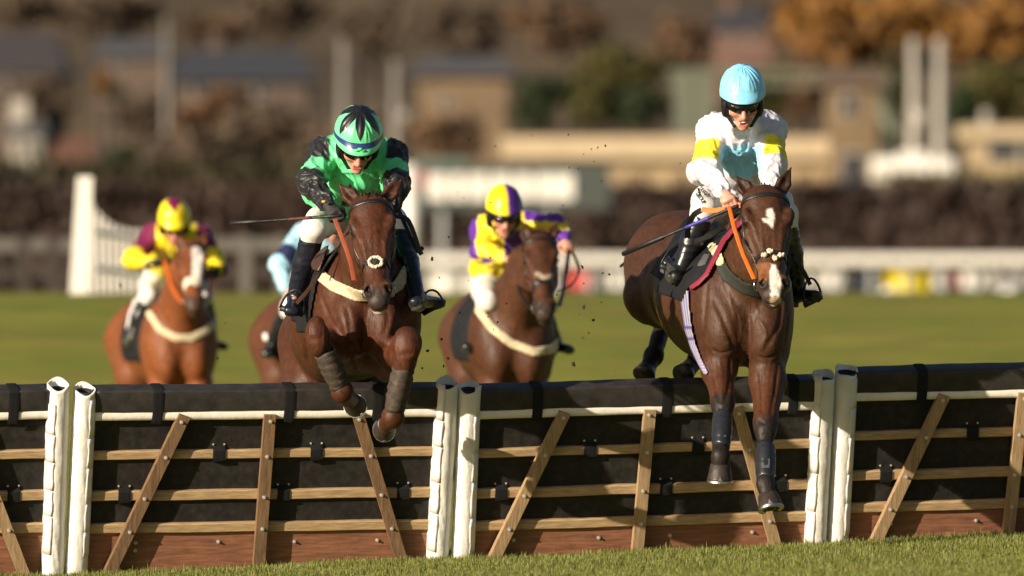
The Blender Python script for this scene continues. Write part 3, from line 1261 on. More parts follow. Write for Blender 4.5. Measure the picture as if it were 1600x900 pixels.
def hoof(root, ft, to, m=None, shoe=True, r=.058):
    """hoof: a flaring wall with a flat sole, shod"""
    ax = unit(to - ft)
    fr = np.array([0, -1.0, 0])
    fr = fr - ax * (fr @ ax)
    fr = unit(fr if np.linalg.norm(fr) > .2 else np.array([0, 0, -1.0]) - ax * -ax[2])
    sx = np.cross(ax, fr)
    n = 20
    V, F = [], []
    prof = [(-.042, .78, -.008), (-.036, .86, -.006), (.0, .95, .002), (.030, 1.06, .012), (.040, 1.09, .015)]
    for l, k, sh in prof:
        for j in range(n):
            t = 2 * math.pi * j / n
            c, sn = math.cos(t), math.sin(t)
            rad = r * k * (1 - .12 * max(0, -c))
            V.append(to + ax * l + fr * (rad * c * 1.05 + sh) + sx * rad * sn)
    for i in range(len(prof) - 1):
        for j in range(n):
            k = (j + 1) % n
            F.append((i * n + j, i * n + k, (i + 1) * n + k, (i + 1) * n + j))
    F.append(tuple(range(n - 1, -1, -1)))
    F.append(tuple((len(prof) - 1) * n + j for j in range(n)))
    hf = MB().put(V, F).build('hoof', M_hoof, root, smooth=True)
    if shoe:
        V, F = [], []
        k = 26
        for i in range(k + 1):
            t = math.radians(-140 + 280 * i / k)
            for rr, l in ((1.11, .0405), (1.13, .051), (.72, .051), (.72, .0405)):
                V.append(to + ax * l + fr * (r * rr * math.cos(t) * 1.05 + .015) + sx * r * rr * math.sin(t))
        for i in range(k):
            for j in range(4):
                q = (j + 1) % 4
                F.append((i * 4 + j, i * 4 + q, i * 4 + 4 + q, i * 4 + 4 + j))
        F += [(3, 2, 1, 0), tuple(k * 4 + j for j in range(4))]
        # toe clip
        c0 = to + fr * (r * 1.13 + .015)
        V2 = [c0 + ax * .045 - sx * .014, c0 + ax * .045 + sx * .014, c0 + ax * .012 - fr * .004, c0 + ax * .045 - sx * .014 - fr * .004, c0 + ax * .045 + sx * .014 - fr * .004]
        b = MB().put(V, F)
        b.put(V2, [(0, 1, 2), (3, 2, 4), (0, 2, 3), (1, 4, 2), (0, 3, 4, 1)])
        b.build('horseshoe', M_shoe, hf)
    return hf


def leg_boot(root, name, a, b, r0, r1, m, ribs=0, back=(0, .012, 0), seed=1):
    """wrapped boot round a cannon, with uneven edges"""
    n, k = 22, 16
    a, b = np.asarray(a), np.asarray(b)
    ax = unit(b - a)
    s1 = unit(np.cross(ax, [0, 1, 0]))
    s2 = np.cross(ax, s1)
    V, F = [], []
    for i in range(k + 1):
        t = i / k
        for j in range(n):
            p = 2 * math.pi * j / n
            w = 1 + .05 * math.sin(9 * t * 3.1 + p * 2 + seed) * (1 if ribs else .3) + (.03 * math.sin(t * 40) if ribs else 0)
            bul = 1 + .12 * math.sin(math.pi * t)
            r = (r0 + (r1 - r0) * t) * w * bul
            e = .006 * math.sin(p * 3 + seed) if i in (0, k) else 0
            V.append(a + (b - a) * t + ax * e + np.asarray(back) + s1 * r * math.cos(p) + s2 * r * 1.15 * math.sin(p))
    nb = len(V)
    for lv in (0, k):
        for j in range(n):
            c = a + (b - a) * lv / k + np.asarray(back)
            V.append(c + (V[lv * n + j] - c) * .82)
    for i in range(k):
        for j in range(n):
            q = (j + 1) % n
            F.append((i * n + j, i * n + q, (i + 1) * n + q, (i + 1) * n + j))
    for j in range(n):
        q = (j + 1) % n
        F.append((q, j, nb + j, nb + q))
        F.append((k * n + j, k * n + q, nb + n + q, nb + n + j))
    return MB().put(V, F).build(name, m, root, smooth=True)


def ring(mb, c, R, r, nrm, n=18):
    nrm = unit(nrm)
    u = unit(np.cross(nrm, [0.3, .2, 1]))
    v = np.cross(nrm, u)
    pts = [c + R * (u * math.cos(2 * math.pi * i / n) + v * math.sin(2 * math.pi * i / n)) for i in range(n + 1)]
    mb.tube(pts, r, 6, caps=False)


def hair_tuft(root, name, c, dirs, n, length, seed, spread=.03, parent_m=None, w=.004):
    rs = np.random.default_rng(seed)
    mb = MB()
    for i in range(n):
        b = c + rs.normal(0, spread, 3) * np.array([1, .6, .4])
        d = unit(np.asarray(dirs) + rs.normal(0, .35, 3))
        l = length * rs.uniform(.5, 1.1)
        p = [b, b + d * l * .5 + np.array([0, 0, .01]), b + d * l + np.array([0, 0, -.25 * l])]
        mb.tube(p, [w, w * .8, w * .2], 4)
    o = mb.build(name, parent_m or M_hair, root, smooth=True)
    return o


def bridle(B, root, J, d, browband, cheek, noseband_u, band_m, nose_w=.022, pads=True, fleece=False):
    H, a, s, f, g = B['H'], B['a'], B['s'], B['f'], B['g']
    bv = B['bvh']
    def loop(u, v0, v1, n, cw, tilt=0.0, width=.02, thick=.005, m=None, name='strap'):
        """strap round the front half of the head at station u"""
        pts, nor = [], []
        c = H(u, 0, -.045)
        for i in range(n + 1):
            t = math.radians(v0 + (v1 - v0) * i / n)
            dirv = f * math.cos(t) + s * math.sin(t) + a * tilt * math.cos(t)
            o = c + dirv * .4
            h = bv.ray_cast(Vector(o), Vector(-dirv), .5)
            if h[0] is None:
                continue
            p = np.array(h[0])
            if np.linalg.norm(p - c) > .19 * g:
                continue
            pts.append(p)
            nor.append(np.array(h[1]))
        pts = np.array(pts)
        q = pts.copy()
        q[1:-1] = (pts[:-2] + 2 * pts[1:-1] + pts[2:]) / 4
        q = q + np.array(nor) * .002
        return MB().ribbon(q, nor, width, thick).build(name, m or M_leather, root, smooth=False), q, nor
    loop(browband[0], -95, 95, 26, 0, browband[1], .022, .006, M_leather, 'browband')
    nb, q, nn = loop(noseband_u, -120, 120, 34, 0, -.15, nose_w, .006, band_m, 'noseband')
    # cheek pieces
    for sg in (-1, 1):
        pts, nor = [], []
        for u, v, w in [(.02, .088, -.07), (.12, .095, -.05), (.25, .11, -.055), (.40, .11, -.06), (.55, .10, -.06), (.70, .085, -.06), (.82, .075, -.055)]:
            p = H(u, v * sg, w)
            h = bv.find_nearest(Vector(p))
            pts.append(np.array(h[0]) + np.array(h[1]) * .002)
            nor.append(np.array(h[1]))
        sp = spline(pts, 5)
        sn = spline(nor, 5)
        MB().ribbon(sp, sn, .015, .005).build('cheekpiece', M_leather, root)
        rb = MB()
        h = bv.find_nearest(Vector(H(.845, .078 * sg, -.055)))
        c = np.array(h[0]) + np.array(h[1]) * .008
        ring(rb, c, .030, .0035, np.array(h[1]))
        rb.build('bit_ring', M_metal, root, smooth=True)
    return q


def tail(root, B, J, seed=1):
    T = B['T'][3]
    b = T - B['fw'] * .27 + B['up'] * .12
    rs = np.random.default_rng(seed)
    mb = MB()
    for i in range(60):
        o = b + rs.normal(0, .016, 3)
        e = b - B['fw'] * rs.uniform(.55, .85) + np.array([rs.normal(0, .05), 0, -rs.uniform(.12, .42)])
        m = b - B['fw'] * .25 + np.array([rs.normal(0, .03), 0, .02])
        mb.tube(spline([o, m, e], 5), [.009 + .005 * (1 - k / 10) for k in range(11)], 4)
    mb.build('tail', M_hair, root, smooth=True)
# ---- the bay horse on the left
SHIFT = -.20
D0 = 58.4
JA = dict(
    poll=P(579, 313, 58.02), nose=P(592, 472, 57.68), roll=0.0, turn=-.04, head_w=1.13,
    ears=[P(530, 288, 58.10), P(628, 280, 58.10)],
    neck=[P(573, 398, 58.42), P(570, 452, 58.80)], neck_wh=[(.115, .20), (.20, .27)],
    trunk=[P(572, 497, 58.72), P(545, 498, 59.40), P(533, 517, 60.0), P(526, 530, 60.50)],
    trunk_wh=[(.235, .275), (.275, .30), (.25, .26), (.25, .27)],
    shoulder=[P(520, 478, 58.72), P(627, 478, 58.72)], pec=[P(546, 512, 58.50), P(601, 514, 58.50)],
    groove=[P(571, 480, 58.36), P(569, 566, 58.44)],
    fore=[[P(522, 552, 58.72), P(496, 524, 58.20), P(535, 612, 58.30), P(546, 624, 58.50)],
          [P(612, 556, 58.72), P(637, 545, 58.14), P(614, 652, 58.22), P(605, 662, 58.46)]],
    past=1.2, fore_r=[.94, 1.04],
    fore_back=[np.array([0, 0, -.05]), np.array([-.02, 0, -.06])],
    hind=[[P(498, 540, 60.45), P(480, 612, 60.20), P(472, 690, 60.75), P(475, 765, 60.70), P(477, 795, 60.62)],
          [P(545, 540, 60.45), P(560, 612, 60.20), P(556, 690, 60.75), P(553, 765, 60.70), P(553, 795, 60.62)]],
    muzzle_dark=.85, ear_dark=.2)
JA['creases'] = [(P(500, 455, 58.46), P(530, 520, 58.40), .016), (P(640, 455, 58.46), P(618, 520, 58.40), .016),
                 (P(545, 545, 58.40), P(598, 545, 58.40), .014)]
JA['extra'] = [(P(494, 521, 58.20), (.058, .055, .090)), (P(497, 541, 58.20), (.048, .045, .060)), (P(636, 536, 58.16), (.074, .07, .085)), (P(633, 566, 58.16), (.058, .05, .070)), (P(622, 556, 58.25), (.05, .06, .07))]
JA['late_creases'] = [(P(480, 531, 58.135), P(508, 528, 58.135), .007), (P(616, 556, 58.08), P(655, 552, 58.08), .008), (P(512, 505, 58.2), P(510, 552, 58.2), .010), (P(612, 520, 58.15), P(606, 575, 58.2), .010)]
JA['strokes'] = [
    ([(569, 500), (570, 530), (571, 566)], 58.4, .018, -.016), ([(515, 505), (540, 532), (562, 550)], 58.4, .014, -.012), ([(618, 515), (603, 543), (584, 554)], 58.4, .014, -.012),
    ([(500, 462), (512, 490), (524, 515)], 58.5, .014, -.010), ([(540, 478), (546, 500), (548, 525)], 58.4, .012, -.007), ([(603, 478), (606, 500), (600, 522)], 58.4, .012, -.007),
    ([(640, 455), (634, 485), (624, 512)], 58.5, .014, -.010), ([(582, 470), (580, 500), (574, 530)], 58.4, .010, .006), ([(525, 395), (512, 420), (505, 445)], 58.5, .012, -.008),
    ([(546, 372), (556, 365), (562, 380)], 57.9, .008, .006), ([(566, 372), (571, 400), (574, 430)], 57.9, .009, .006), ([(600, 372), (602, 400), (601, 430)], 57.9, .009, .006),
    ([(583, 345), (584, 390), (586, 435)], 57.9, .010, -.004), ([(556, 395), (562, 420), (570, 440)], 57.9, .007, -.006), ([(612, 395), (610, 420), (607, 440)], 57.9, .007, -.006),
    ([(553, 400), (560, 415), (563, 436)], 57.9, .004, .004), ([(470, 455), (455, 490), (450, 540)], 59.6, .03, -.012), ([(485, 480), (478, 530), (482, 575)], 59.3, .025, -.012),
    ([(530, 440), (534, 465), (528, 490)], 58.4, .006, .004), ([(617, 440), (615, 465), (618, 490)], 58.4, .006, .004),
    ([(545, 540), (552, 570), (560, 590)], 58.5, .016, -.014), ([(596, 545), (590, 570), (582, 590)], 58.5, .016, -.012),
    ([(487, 500), (484, 520), (490, 545)], 58.15, .006, .005), ([(505, 498), (507, 520), (505, 545)], 58.15, .006, .004), ([(622, 520), (618, 545), (624, 570)], 58.1, .007, .006), ([(652, 520), (654, 545), (646, 572)], 58.1, .007, .005)]
horseA = thing('racehorse', 'bay horse with plain face and cream breast girth jumping on the left', 'horse', P(560, 700, 59.2), group='horses racing over the hurdles')
BA = horse_body(JA, .008, horseA, (.058, .0180, .0072), [
    (lambda x, z: line_d(XZ([(574, 486), (589, 492), (602, 487)], 57.7), x, z) - .010, (.42, .35, .27), 57.9),
], [1.1, 1.1])
H = BA['H']
for q in (0, 1):
    e, k, ft, to = JA['fore'][q]
    leg_boot(horseA, 'leg_bandage', k + (ft - k) * .28, k + (ft - k) * .90, .056, .050, M_boot, ribs=1, back=(0, .006, 0), seed=q)
    hoof(horseA, ft, to + (to - ft) * .35, shoe=True, r=.054)
    e, k, f2, t1, t2 = JA['hind'][q]
    hoof(horseA, t1, t2)
tail(horseA, BA, JA, 3)
hair_tuft(horseA, 'forelock', H(.0, 0, .02), (0, -.35, .25), 46, .06, 5, .022)
band = bridle(BA, horseA, JA, 57.9, (.09, -.05), None, .66, M_leather, .020)
sp = MB()
for t, rr in ((-.03, .018), (0.0, .022), (.03, .018)):
    c = np.array(BA['bvh'].ray_cast(Vector(H(.665, t, .3)), Vector(-BA['f']), 1)[0])
    sp.ball(c + BA['f'] * .006, (rr, .02, .012), 10, 6, [BA['s'], BA['a'], BA['f']])
c = np.array(BA['bvh'].ray_cast(Vector(H(.665, 0, .3)), Vector(-BA['f']), 1)[0])
fl = MB()
for i in range(90):
    t = 2 * math.pi * i / 90
    rr = .85 + .25 * RNG.uniform()
    fl.ball(c + BA['s'] * .034 * math.cos(t) * rr + BA['a'] * .030 * math.sin(t) * rr + BA['f'] * (.004 + .008 * RNG.uniform()), .0075, 6, 4)
fl.build('noseband_fleece', M_fleece, horseA, smooth=True)
sp.build('noseband_pad', M_dark_fleece, horseA, smooth=True)
# breast girth
lineA = XZ([(470, 405), (497, 428), (520, 446), (558, 462), (592, 463), (622, 446), (640, 415), (652, 395)], 58.45)
shell(BA, 'breast_girth', horseA, .011, lambda x, y, z: np.maximum(line_d(lineA, x, z) - .030, y - 58.95), M_cream_web, P(460, 500, 58.0), P(665, 380, 59.0))
# saddle cloth and saddle
def saddle(B, root, m_cloth, m_flap, polyl, dz, d, thick=(.016, .034), back=.62, front=.30, drop=.10, cloth_extra=None):
    T, fw, up, sd = B['T'], B['fw'], B['up'], B['sd']
    def box(x, y, z, f0, f1, u0):
        px, py, pz = x - T[0][0], y - T[0][1], z - T[0][2]
        fc = px * fw[0] + py * fw[1] + pz * fw[2]
        uc = px * up[0] + py * up[1] + pz * up[2]
        return np.maximum(np.maximum(f0 - fc, fc - f1), u0 - uc)
    lo, hi = T[1] - .85, T[1] + .85
    poly = XZ(polyl, d)
    def reg(x, y, z):
        r = box(x, y + SHIFT, z, -back, -front, -drop)
        pz = np.maximum(poly_sd(poly, x, z), np.maximum(y - dz[1], dz[0] - y))
        return np.minimum(r, pz)
    o = shell(B, 'saddle_cloth', root, thick[0], reg, m_cloth, lo, hi)
    return o, box
saddle(BA, horseA, M_black_cloth, None, [(528, 352), (546, 355), (520, 405), (497, 440), (482, 520), (462, 520), (458, 440), (475, 370)], (58.5, 59.7), 59.0, drop=-.02)
polyf = XZ([(505, 348), (532, 345), (515, 385), (502, 425), (490, 422), (478, 390), (484, 360)], 59.0)
def flapA(x, y, z):
    return np.maximum(poly_sd(polyf, x, z), np.maximum(y - 59.55, 58.55 - y))
shell(BA, 'saddle_flap', horseA, .05, flapA, M_brown_leather, P(450, 450, 58.5), P(560, 320, 59.8), smooth_it=3)

SHIFT = -.38
# ---- the darker bay with the white blaze on the right
JB = dict(
    poll=P(1195, 300, 58.58), nose=P(1210, 462, 58.24), roll=-.02, turn=.10, head_w=1.26,
    ears=[P(1151, 276, 58.66), P(1236, 262, 58.68)],
    neck=[P(1183, 385, 58.88), P(1168, 440, 59.20)], neck_wh=[(.125, .20), (.205, .28)],
    trunk=[P(1160, 490, 59.14), P(1122, 466, 59.78), P(1090, 445, 60.38), P(1065, 415, 60.83)],
    trunk_wh=[(.235, .275), (.30, .31), (.27, .27), (.255, .28)],
    shoulder=[P(1106, 480, 59.16), P(1207, 485, 59.12)], pec=[P(1130, 522, 58.99), P(1196, 527, 58.97)],
    groove=[P(1167, 490, 58.77), P(1165, 580, 58.86)],
    fore=[[P(1119, 550, 59.12), P(1130, 634, 58.80), P(1126, 712, 58.60), P(1125, 737, 58.61)],
          [P(1201, 555, 59.10), P(1196, 668, 58.74), P(1196, 756, 58.54), P(1202, 783, 58.51)]],
    fore_r=[1.0, 1.05],
    hind=[[P(1038, 420, 60.80), P(1017, 462, 60.58), P(1040, 496, 61.23), P(1021, 556, 60.98), P(1011, 576, 60.90)],
          [P(1110, 425, 60.80), P(1118, 490, 60.50), P(1120, 535, 61.08), P(1090, 560, 60.53), P(1074, 578, 60.43)]],
    muzzle_dark=.75, ear_dark=.45)
JB['creases'] = [(P(1080, 470, 58.90), P(1108, 545, 58.88), .014), (P(1230, 470, 58.88), P(1216, 545, 58.83), .014)]
JB['strokes'] = [
    ([(1168, 492), (1170, 525), (1167, 568)], 59.0, .016, -.016), ([(1116, 470), (1134, 508), (1148, 545)], 59.0, .014, -.010), ([(1104, 440), (1100, 490), (1096, 535)], 59.1, .018, -.011),
    ([(1222, 470), (1216, 510), (1196, 545)], 59.0, .013, -.009), ([(1232, 490), (1228, 530), (1222, 560)], 59.0, .014, -.010), ([(1186, 500), (1197, 520), (1190, 545)], 58.95, .010, .007),
    ([(1141, 560), (1140, 595), (1133, 628)], 59.0, .010, -.009), ([(1108, 560), (1116, 595), (1122, 625)], 59.0, .010, -.008), ([(1124, 560), (1128, 590), (1127, 625)], 59.0, .008, .005),
    ([(1186, 575), (1189, 610), (1190, 645)], 58.9, .010, -.009), ([(1216, 570), (1211, 610), (1204, 648)], 58.9, .010, -.009), ([(1204, 565), (1199, 600), (1201, 635)], 58.9, .005, .004),
    ([(1138, 400), (1150, 425), (1152, 445)], 58.9, .012, -.008), ([(1128, 430), (1142, 470), (1150, 500)], 58.95, .010, .006), ([(1085, 470), (1082, 510), (1092, 555)], 59.3, .02, -.008),
    ([(1030, 455), (1038, 485), (1050, 510)], 60.2, .02, -.014), ([(1045, 360), (1035, 400), (1034, 440)], 60.3, .03, -.010), ([(1110, 545), (1125, 552), (1142, 548)], 59.0, .010, -.007),
    ([(1182, 556), (1200, 560), (1222, 550)], 58.95, .010, -.007), ([(1150, 480), (1158, 505), (1156, 535)], 58.95, .007, .005), ([(1178, 470), (1184, 490), (1180, 512)], 58.95, .006, .004),
    ([(1161, 350), (1170, 345), (1178, 356)], 58.6, .008, .007), ([(1168, 370), (1176, 395), (1184, 420)], 58.55, .007, .006), ([(1188, 345), (1192, 380), (1196, 415)], 58.55, .008, .005),
    ([(1222, 345), (1220, 380), (1219, 415)], 58.55, .008, .005), ([(1205, 365), (1207, 395), (1208, 415)], 58.55, .010, -.004), ([(1165, 385), (1172, 410), (1180, 428)], 58.55, .007, -.006),
    ([(1120, 632), (1128, 640), (1140, 634)], 58.75, .006, -.006), ([(1184, 655), (1195, 662), (1208, 656)], 58.7, .006, -.006)]
horseB = thing('racehorse', 'dark bay horse with white star and blaze jumping on the right', 'horse', P(1150, 800, 59.38), group='horses racing over the hurdles')
star = XZ([(1199, 326), (1208, 325), (1211, 334), (1210, 345), (1207, 356), (1203, 350), (1194, 346), (1192, 342), (1201, 340), (1199, 334)], 58.28)
blaze = XZ([(1205, 412), (1212, 414), (1218, 428), (1221, 446), (1218, 462), (1220, 472), (1212, 477), (1204, 473), (1205, 456), (1202, 438)], 58.23)
tanp = XZ([(1182, 412), (1204, 410), (1202, 434), (1190, 441), (1181, 430)], 58.28)
BB = horse_body(JB, .008, horseB, (.054, .0208, .0090), [
    (lambda x, z: poly_sd(tanp, x, z), (.17, .062, .022), 58.85),
    (lambda x, z: poly_sd(star, x, z), WHITE, 58.95),
    (lambda x, z: poly_sd(blaze, x, z), WHITE, 58.75),
    (lambda x, z: np.hypot(x - P(1211, 470, 58.18)[0], z - P(1211, 470, 58.18)[2]) - .026, (.50, .36, .27), 58.62),
], [.60, .64])
H = BB['H']
for q in (0, 1):
    e, k, ft, to = JB['fore'][q]
    ax = ft - k
    leg_boot(horseB, 'tendon_boot', k + ax * (.20, .34)[q], k + ax * (.86, .94)[q], .050, .045, M_tendon, back=(0, .012, 0), seed=q + 4)
    pt = MB()
    fr = np.array([0, -.0, 0])
    c0, c1 = k + ax * (.26, .40)[q], k + ax * (.62, .72)[q]
    pts = [c0 + np.array([0, -.048, 0]), (c0 + c1) / 2 + np.array([0, -.052, 0]), c1 + np.array([0, -.050, 0])]
    pt.ribbon(pts, [np.array([0, -1, .3])] * 3, .042, .006)
    pt.build('boot_strike_pad', mat('grey_shell', (.085, .09, .10), .25, var=.4), horseB)
    hoof(horseB, ft, to, r=.060)
    e, k, f2, t1, t2 = JB['hind'][q]
    hoof(horseB, t1, t2 + (t2 - t1) * .3, r=.058, shoe=False)
tail(horseB, BB, JB, 4)
hair_tuft(horseB, 'forelock', H(-.01, 0, .0), (0, -.3, .2), 50, .045, 8, .020)
bridle(BB, horseB, JB, 58.6, (.10, -.03), None, .655, M_leather, .020)
for t, u in ((-.030, .66), (-.008, .625), (.010, .69), (.036, .66)):
    hq = BB['bvh'].ray_cast(Vector(H(u, t, .3)), Vector(-BB['f']), 1)[0]
    fl = MB()
    for i in range(26):
        o = RNG.normal(0, 1, 3)
        o = o / np.linalg.norm(o) * RNG.uniform(.4, 1)
        fl.ball(np.array(hq) + BB['f'] * .007 + BB['s'] * o[0] * .016 + BB['a'] * o[1] * .013 + BB['f'] * o[2] * .006, .007, 6, 4)
    fl.build('noseband_fleece', M_fleece, horseB, smooth=True)
lineB = XZ([(1122, 406), (1136, 432), (1160, 450), (1190, 457), (1222, 448), (1240, 425)], 58.88)
shell(BB, 'breast_girth', horseB, .012, lambda x, y, z: np.maximum(line_d(lineB, x, z) - .030, np.maximum(y - 59.20, np.maximum(x - P(1222, 0, 59)[0], P(1120, 0, 59)[0] - x))), M_green_web, P(1100, 490, 58.38), P(1250, 385, 59.38))
lineB2 = XZ([(1115, 385), (1124, 408)], 58.98)
shell(BB, 'breast_girth_tab', horseB, .017, lambda x, y, z: np.maximum(line_d(lineB2, x, z) - .026, y - 59.68), M_cream_web, P(1090, 430, 58.48), P(1150, 360, 59.78))
cl = [(1092, 325), (1180, 330), (1158, 346), (1130, 374), (1112, 410), (1098, 434), (1072, 452), (1064, 472), (1040, 445), (1018, 425), (1045, 385), (1070, 345)]
saddle(BB, horseB, M_black_cloth, None, cl, (58.78, 60.53), 59.58, drop=-.02)
edge = XZ([(1168, 339), (1146, 355), (1128, 376), (1114, 404), (1102, 428), (1090, 441), (1079, 449)], 59.48)
shell(BB, 'cloth_binding', horseB, .024, lambda x, y, z: np.maximum(line_d(edge, x, z) - .013, y - 60.18), M_red_edge, P(1060, 470, 58.68), P(1185, 330, 60.28), smooth_it=2)
gp = XZ([(1088, 412), (1100, 396), (1108, 398), (1100, 414), (1087, 418)], 59.58)
shell(BB, 'cloth_panel', horseB, .020, lambda x, y, z: np.maximum(poly_sd(gp, x, z), y - 60.18), mat('grey_cloth', (.07, .07, .07), .8), P(1070, 440, 58.78), P(1125, 380, 60.28))
wp = XZ([(1029, 424), (1036, 412), (1037, 430)], 59.98)
shell(BB, 'number_cloth', horseB, .020, lambda x, y, z: np.maximum(poly_sd(wp, x, z), y - 60.78), M_white_cloth, P(1015, 450, 58.98), P(1060, 395, 60.78))
# striped girth
gl = XZ([(1067, 452), (1070, 485), (1074, 515), (1081, 540), (1089, 560), (1099, 580)], 59.58)
def girth_cols(V):
    c = np.tile(np.array([.42, .40, .42]), (len(V), 1))
    l = np.array(gl)
    xo = np.interp(-V[:, 2], -l[:, 1], l[:, 0])
    u = (V[:, 0] - xo) / (.013 + .008 * np.clip((V[:, 2] - l[-1, 1]) / (l[0, 1] - l[-1, 1]), 0, 1))
    for q in (-.92, -.32, .28, .88):
        m = np.exp(-((u - q) / .17) ** 2)
        c = c * (1 - m)[:, None] + np.array([.11, .085, .27]) * m[:, None]
    for q in (P(0, 511, 59.6)[2], P(0, 529, 59.6)[2]):
        m = np.exp(-((V[:, 2] - q) / .008) ** 4)
        c = c * (1 - m)[:, None] + np.array([.055, .045, .17]) * m[:, None]
    return c
shell(BB, 'girth', horseB, .012, lambda x, y, z: np.maximum(line_d(gl, x, z) - (.013 + .008 * np.clip((z - gl[-1][1]) / (gl[0][1] - gl[-1][1]), 0, 1)), np.maximum(y - 60.4, x - P(1125, 0, 59.6)[0])), mat('striped_webbing', None, .7, attr=True, var=.08), P(1050, 590, 58.9), P(1130, 440, 60.3), cols=girth_cols)
# ------------------------------------------------------------------ jockeys
M_skin = mat('skin', None, .5, attr=True, var=.08, vscale=30, bump=.12, bscale=220, bdist=.002, trans=.12)
M_silk = mat('racing_silk', None, .44, attr=True, var=.05, vscale=10, bump=.35, bscale=30, bdist=.008, spec=.36, sheen=.1, aniso_bump=(1.6, 1.6, .75))
M_breech = mat('white_breeches', (.66, .635, .60), .55, var=.06, bump=.35, bscale=16, bdist=.012, vscale=6)
M_riding = mat('riding_boot', None, .30, attr=True, var=.3, vscale=14, bump=.25, bscale=30, bdist=.006)
M_cap = mat('helmet_silk', None, .34, attr=True, var=.06, vscale=9, bump=.35, bscale=22, bdist=.008, spec=.5)
M_shell = mat('helmet_black', (.010, .010, .011), .4, var=.2, vscale=20)
M_lens = mat('goggle_lens', (.006, .006, .008), .08, spec=.7)
M_frame = mat('goggle_frame', (.02, .02, .022), .45)
M_glove = mat('black_glove', (.012, .012, .013), .7, bump=.4, bscale=90, bdist=.004)
M_whip = mat('whip_leather', (.012, .010, .009), .45, var=.3, vscale=60, bump=.3, bscale=200)
M_ink = mat('black_print', (.012, .012, .014), .6)


def hand_prims(w, a, n, s, sc=1.0):
    """palm and five bent fingers closing round a rein: w wrist, a towards the knuckles, n back of the hand, s towards the thumb"""
    a, n, s = unit(a), unit(n), unit(s)
    pr = []
    k = w + a * .082 * sc
    pr.append((ecap(w + a * .012, k - a * .012 * sc, (.026, .018), (.036, .017), s), .012))
    for i, (o, l) in enumerate(((.031, .92), (.011, 1.0), (-.010, .95), (-.030, .78))):
        b = k + s * o * sc - a * abs(o) * .25
        l *= sc
        p1 = b + (a * .55 - n * .78) * .040 * l
        p2 = p1 + (-n * .75 - a * .62) * .027 * l
        p3 = p2 + (-a * .95 + n * .15) * .020 * l
        pr += [(cap(b - a * .012, p1, .0105, .0095), .006), (cap(p1, p2, .0094, .0085), .004), (cap(p2, p3, .0084, .0072), .004)]
    t0 = w + a * .028 + s * .028 - n * .006
    t1 = t0 + (a * .55 + s * .55 - n * .45) * .040 * sc
    t2 = t1 + (a * .80 - n * .50 - s * .15) * .030 * sc
    pr += [(cap(t0 - s * .012, t1, .014, .0115), .010), (cap(t1, t2, .0112, .0085), .005)]
    return pr


def head_basis(pitch, yaw, tilt=0.0):
    cp, sp = math.cos(math.radians(pitch)), math.sin(math.radians(pitch))
    cy, sy = math.cos(math.radians(yaw)), math.sin(math.radians(yaw))
    fwd = np.array([sy * cp, -cy * cp, -sp])
    side = np.array([cy, sy, math.tan(math.radians(tilt))])
    side = unit(side - fwd * (side @ fwd))
    up = np.cross(side, fwd)
    if up[2] < 0:
        up = -up
    return fwd, side, up


def field_for(pts, pad, h):
    pts = np.array(pts)
    return Field(pts.min(0) - pad, pts.max(0) + pad, h)


def clear_of(J, B):
    """legs lie on the outside of the horse, never inside it"""
    for key, gap in (('kn', .05), ('an', .055), ('toe', .075)):
        for q in (0, 1):
            p = J[key][q]
            r = Vector(p) - EYE
            h = B['bvh'].ray_cast(EYE, r.normalized(), 200)
            if h[0] is not None and p[1] - .5 < h[0].y - gap < p[1]:
                J[key][q] = np.array(EYE) + np.array(r) * ((h[0].y - gap) / p[1])


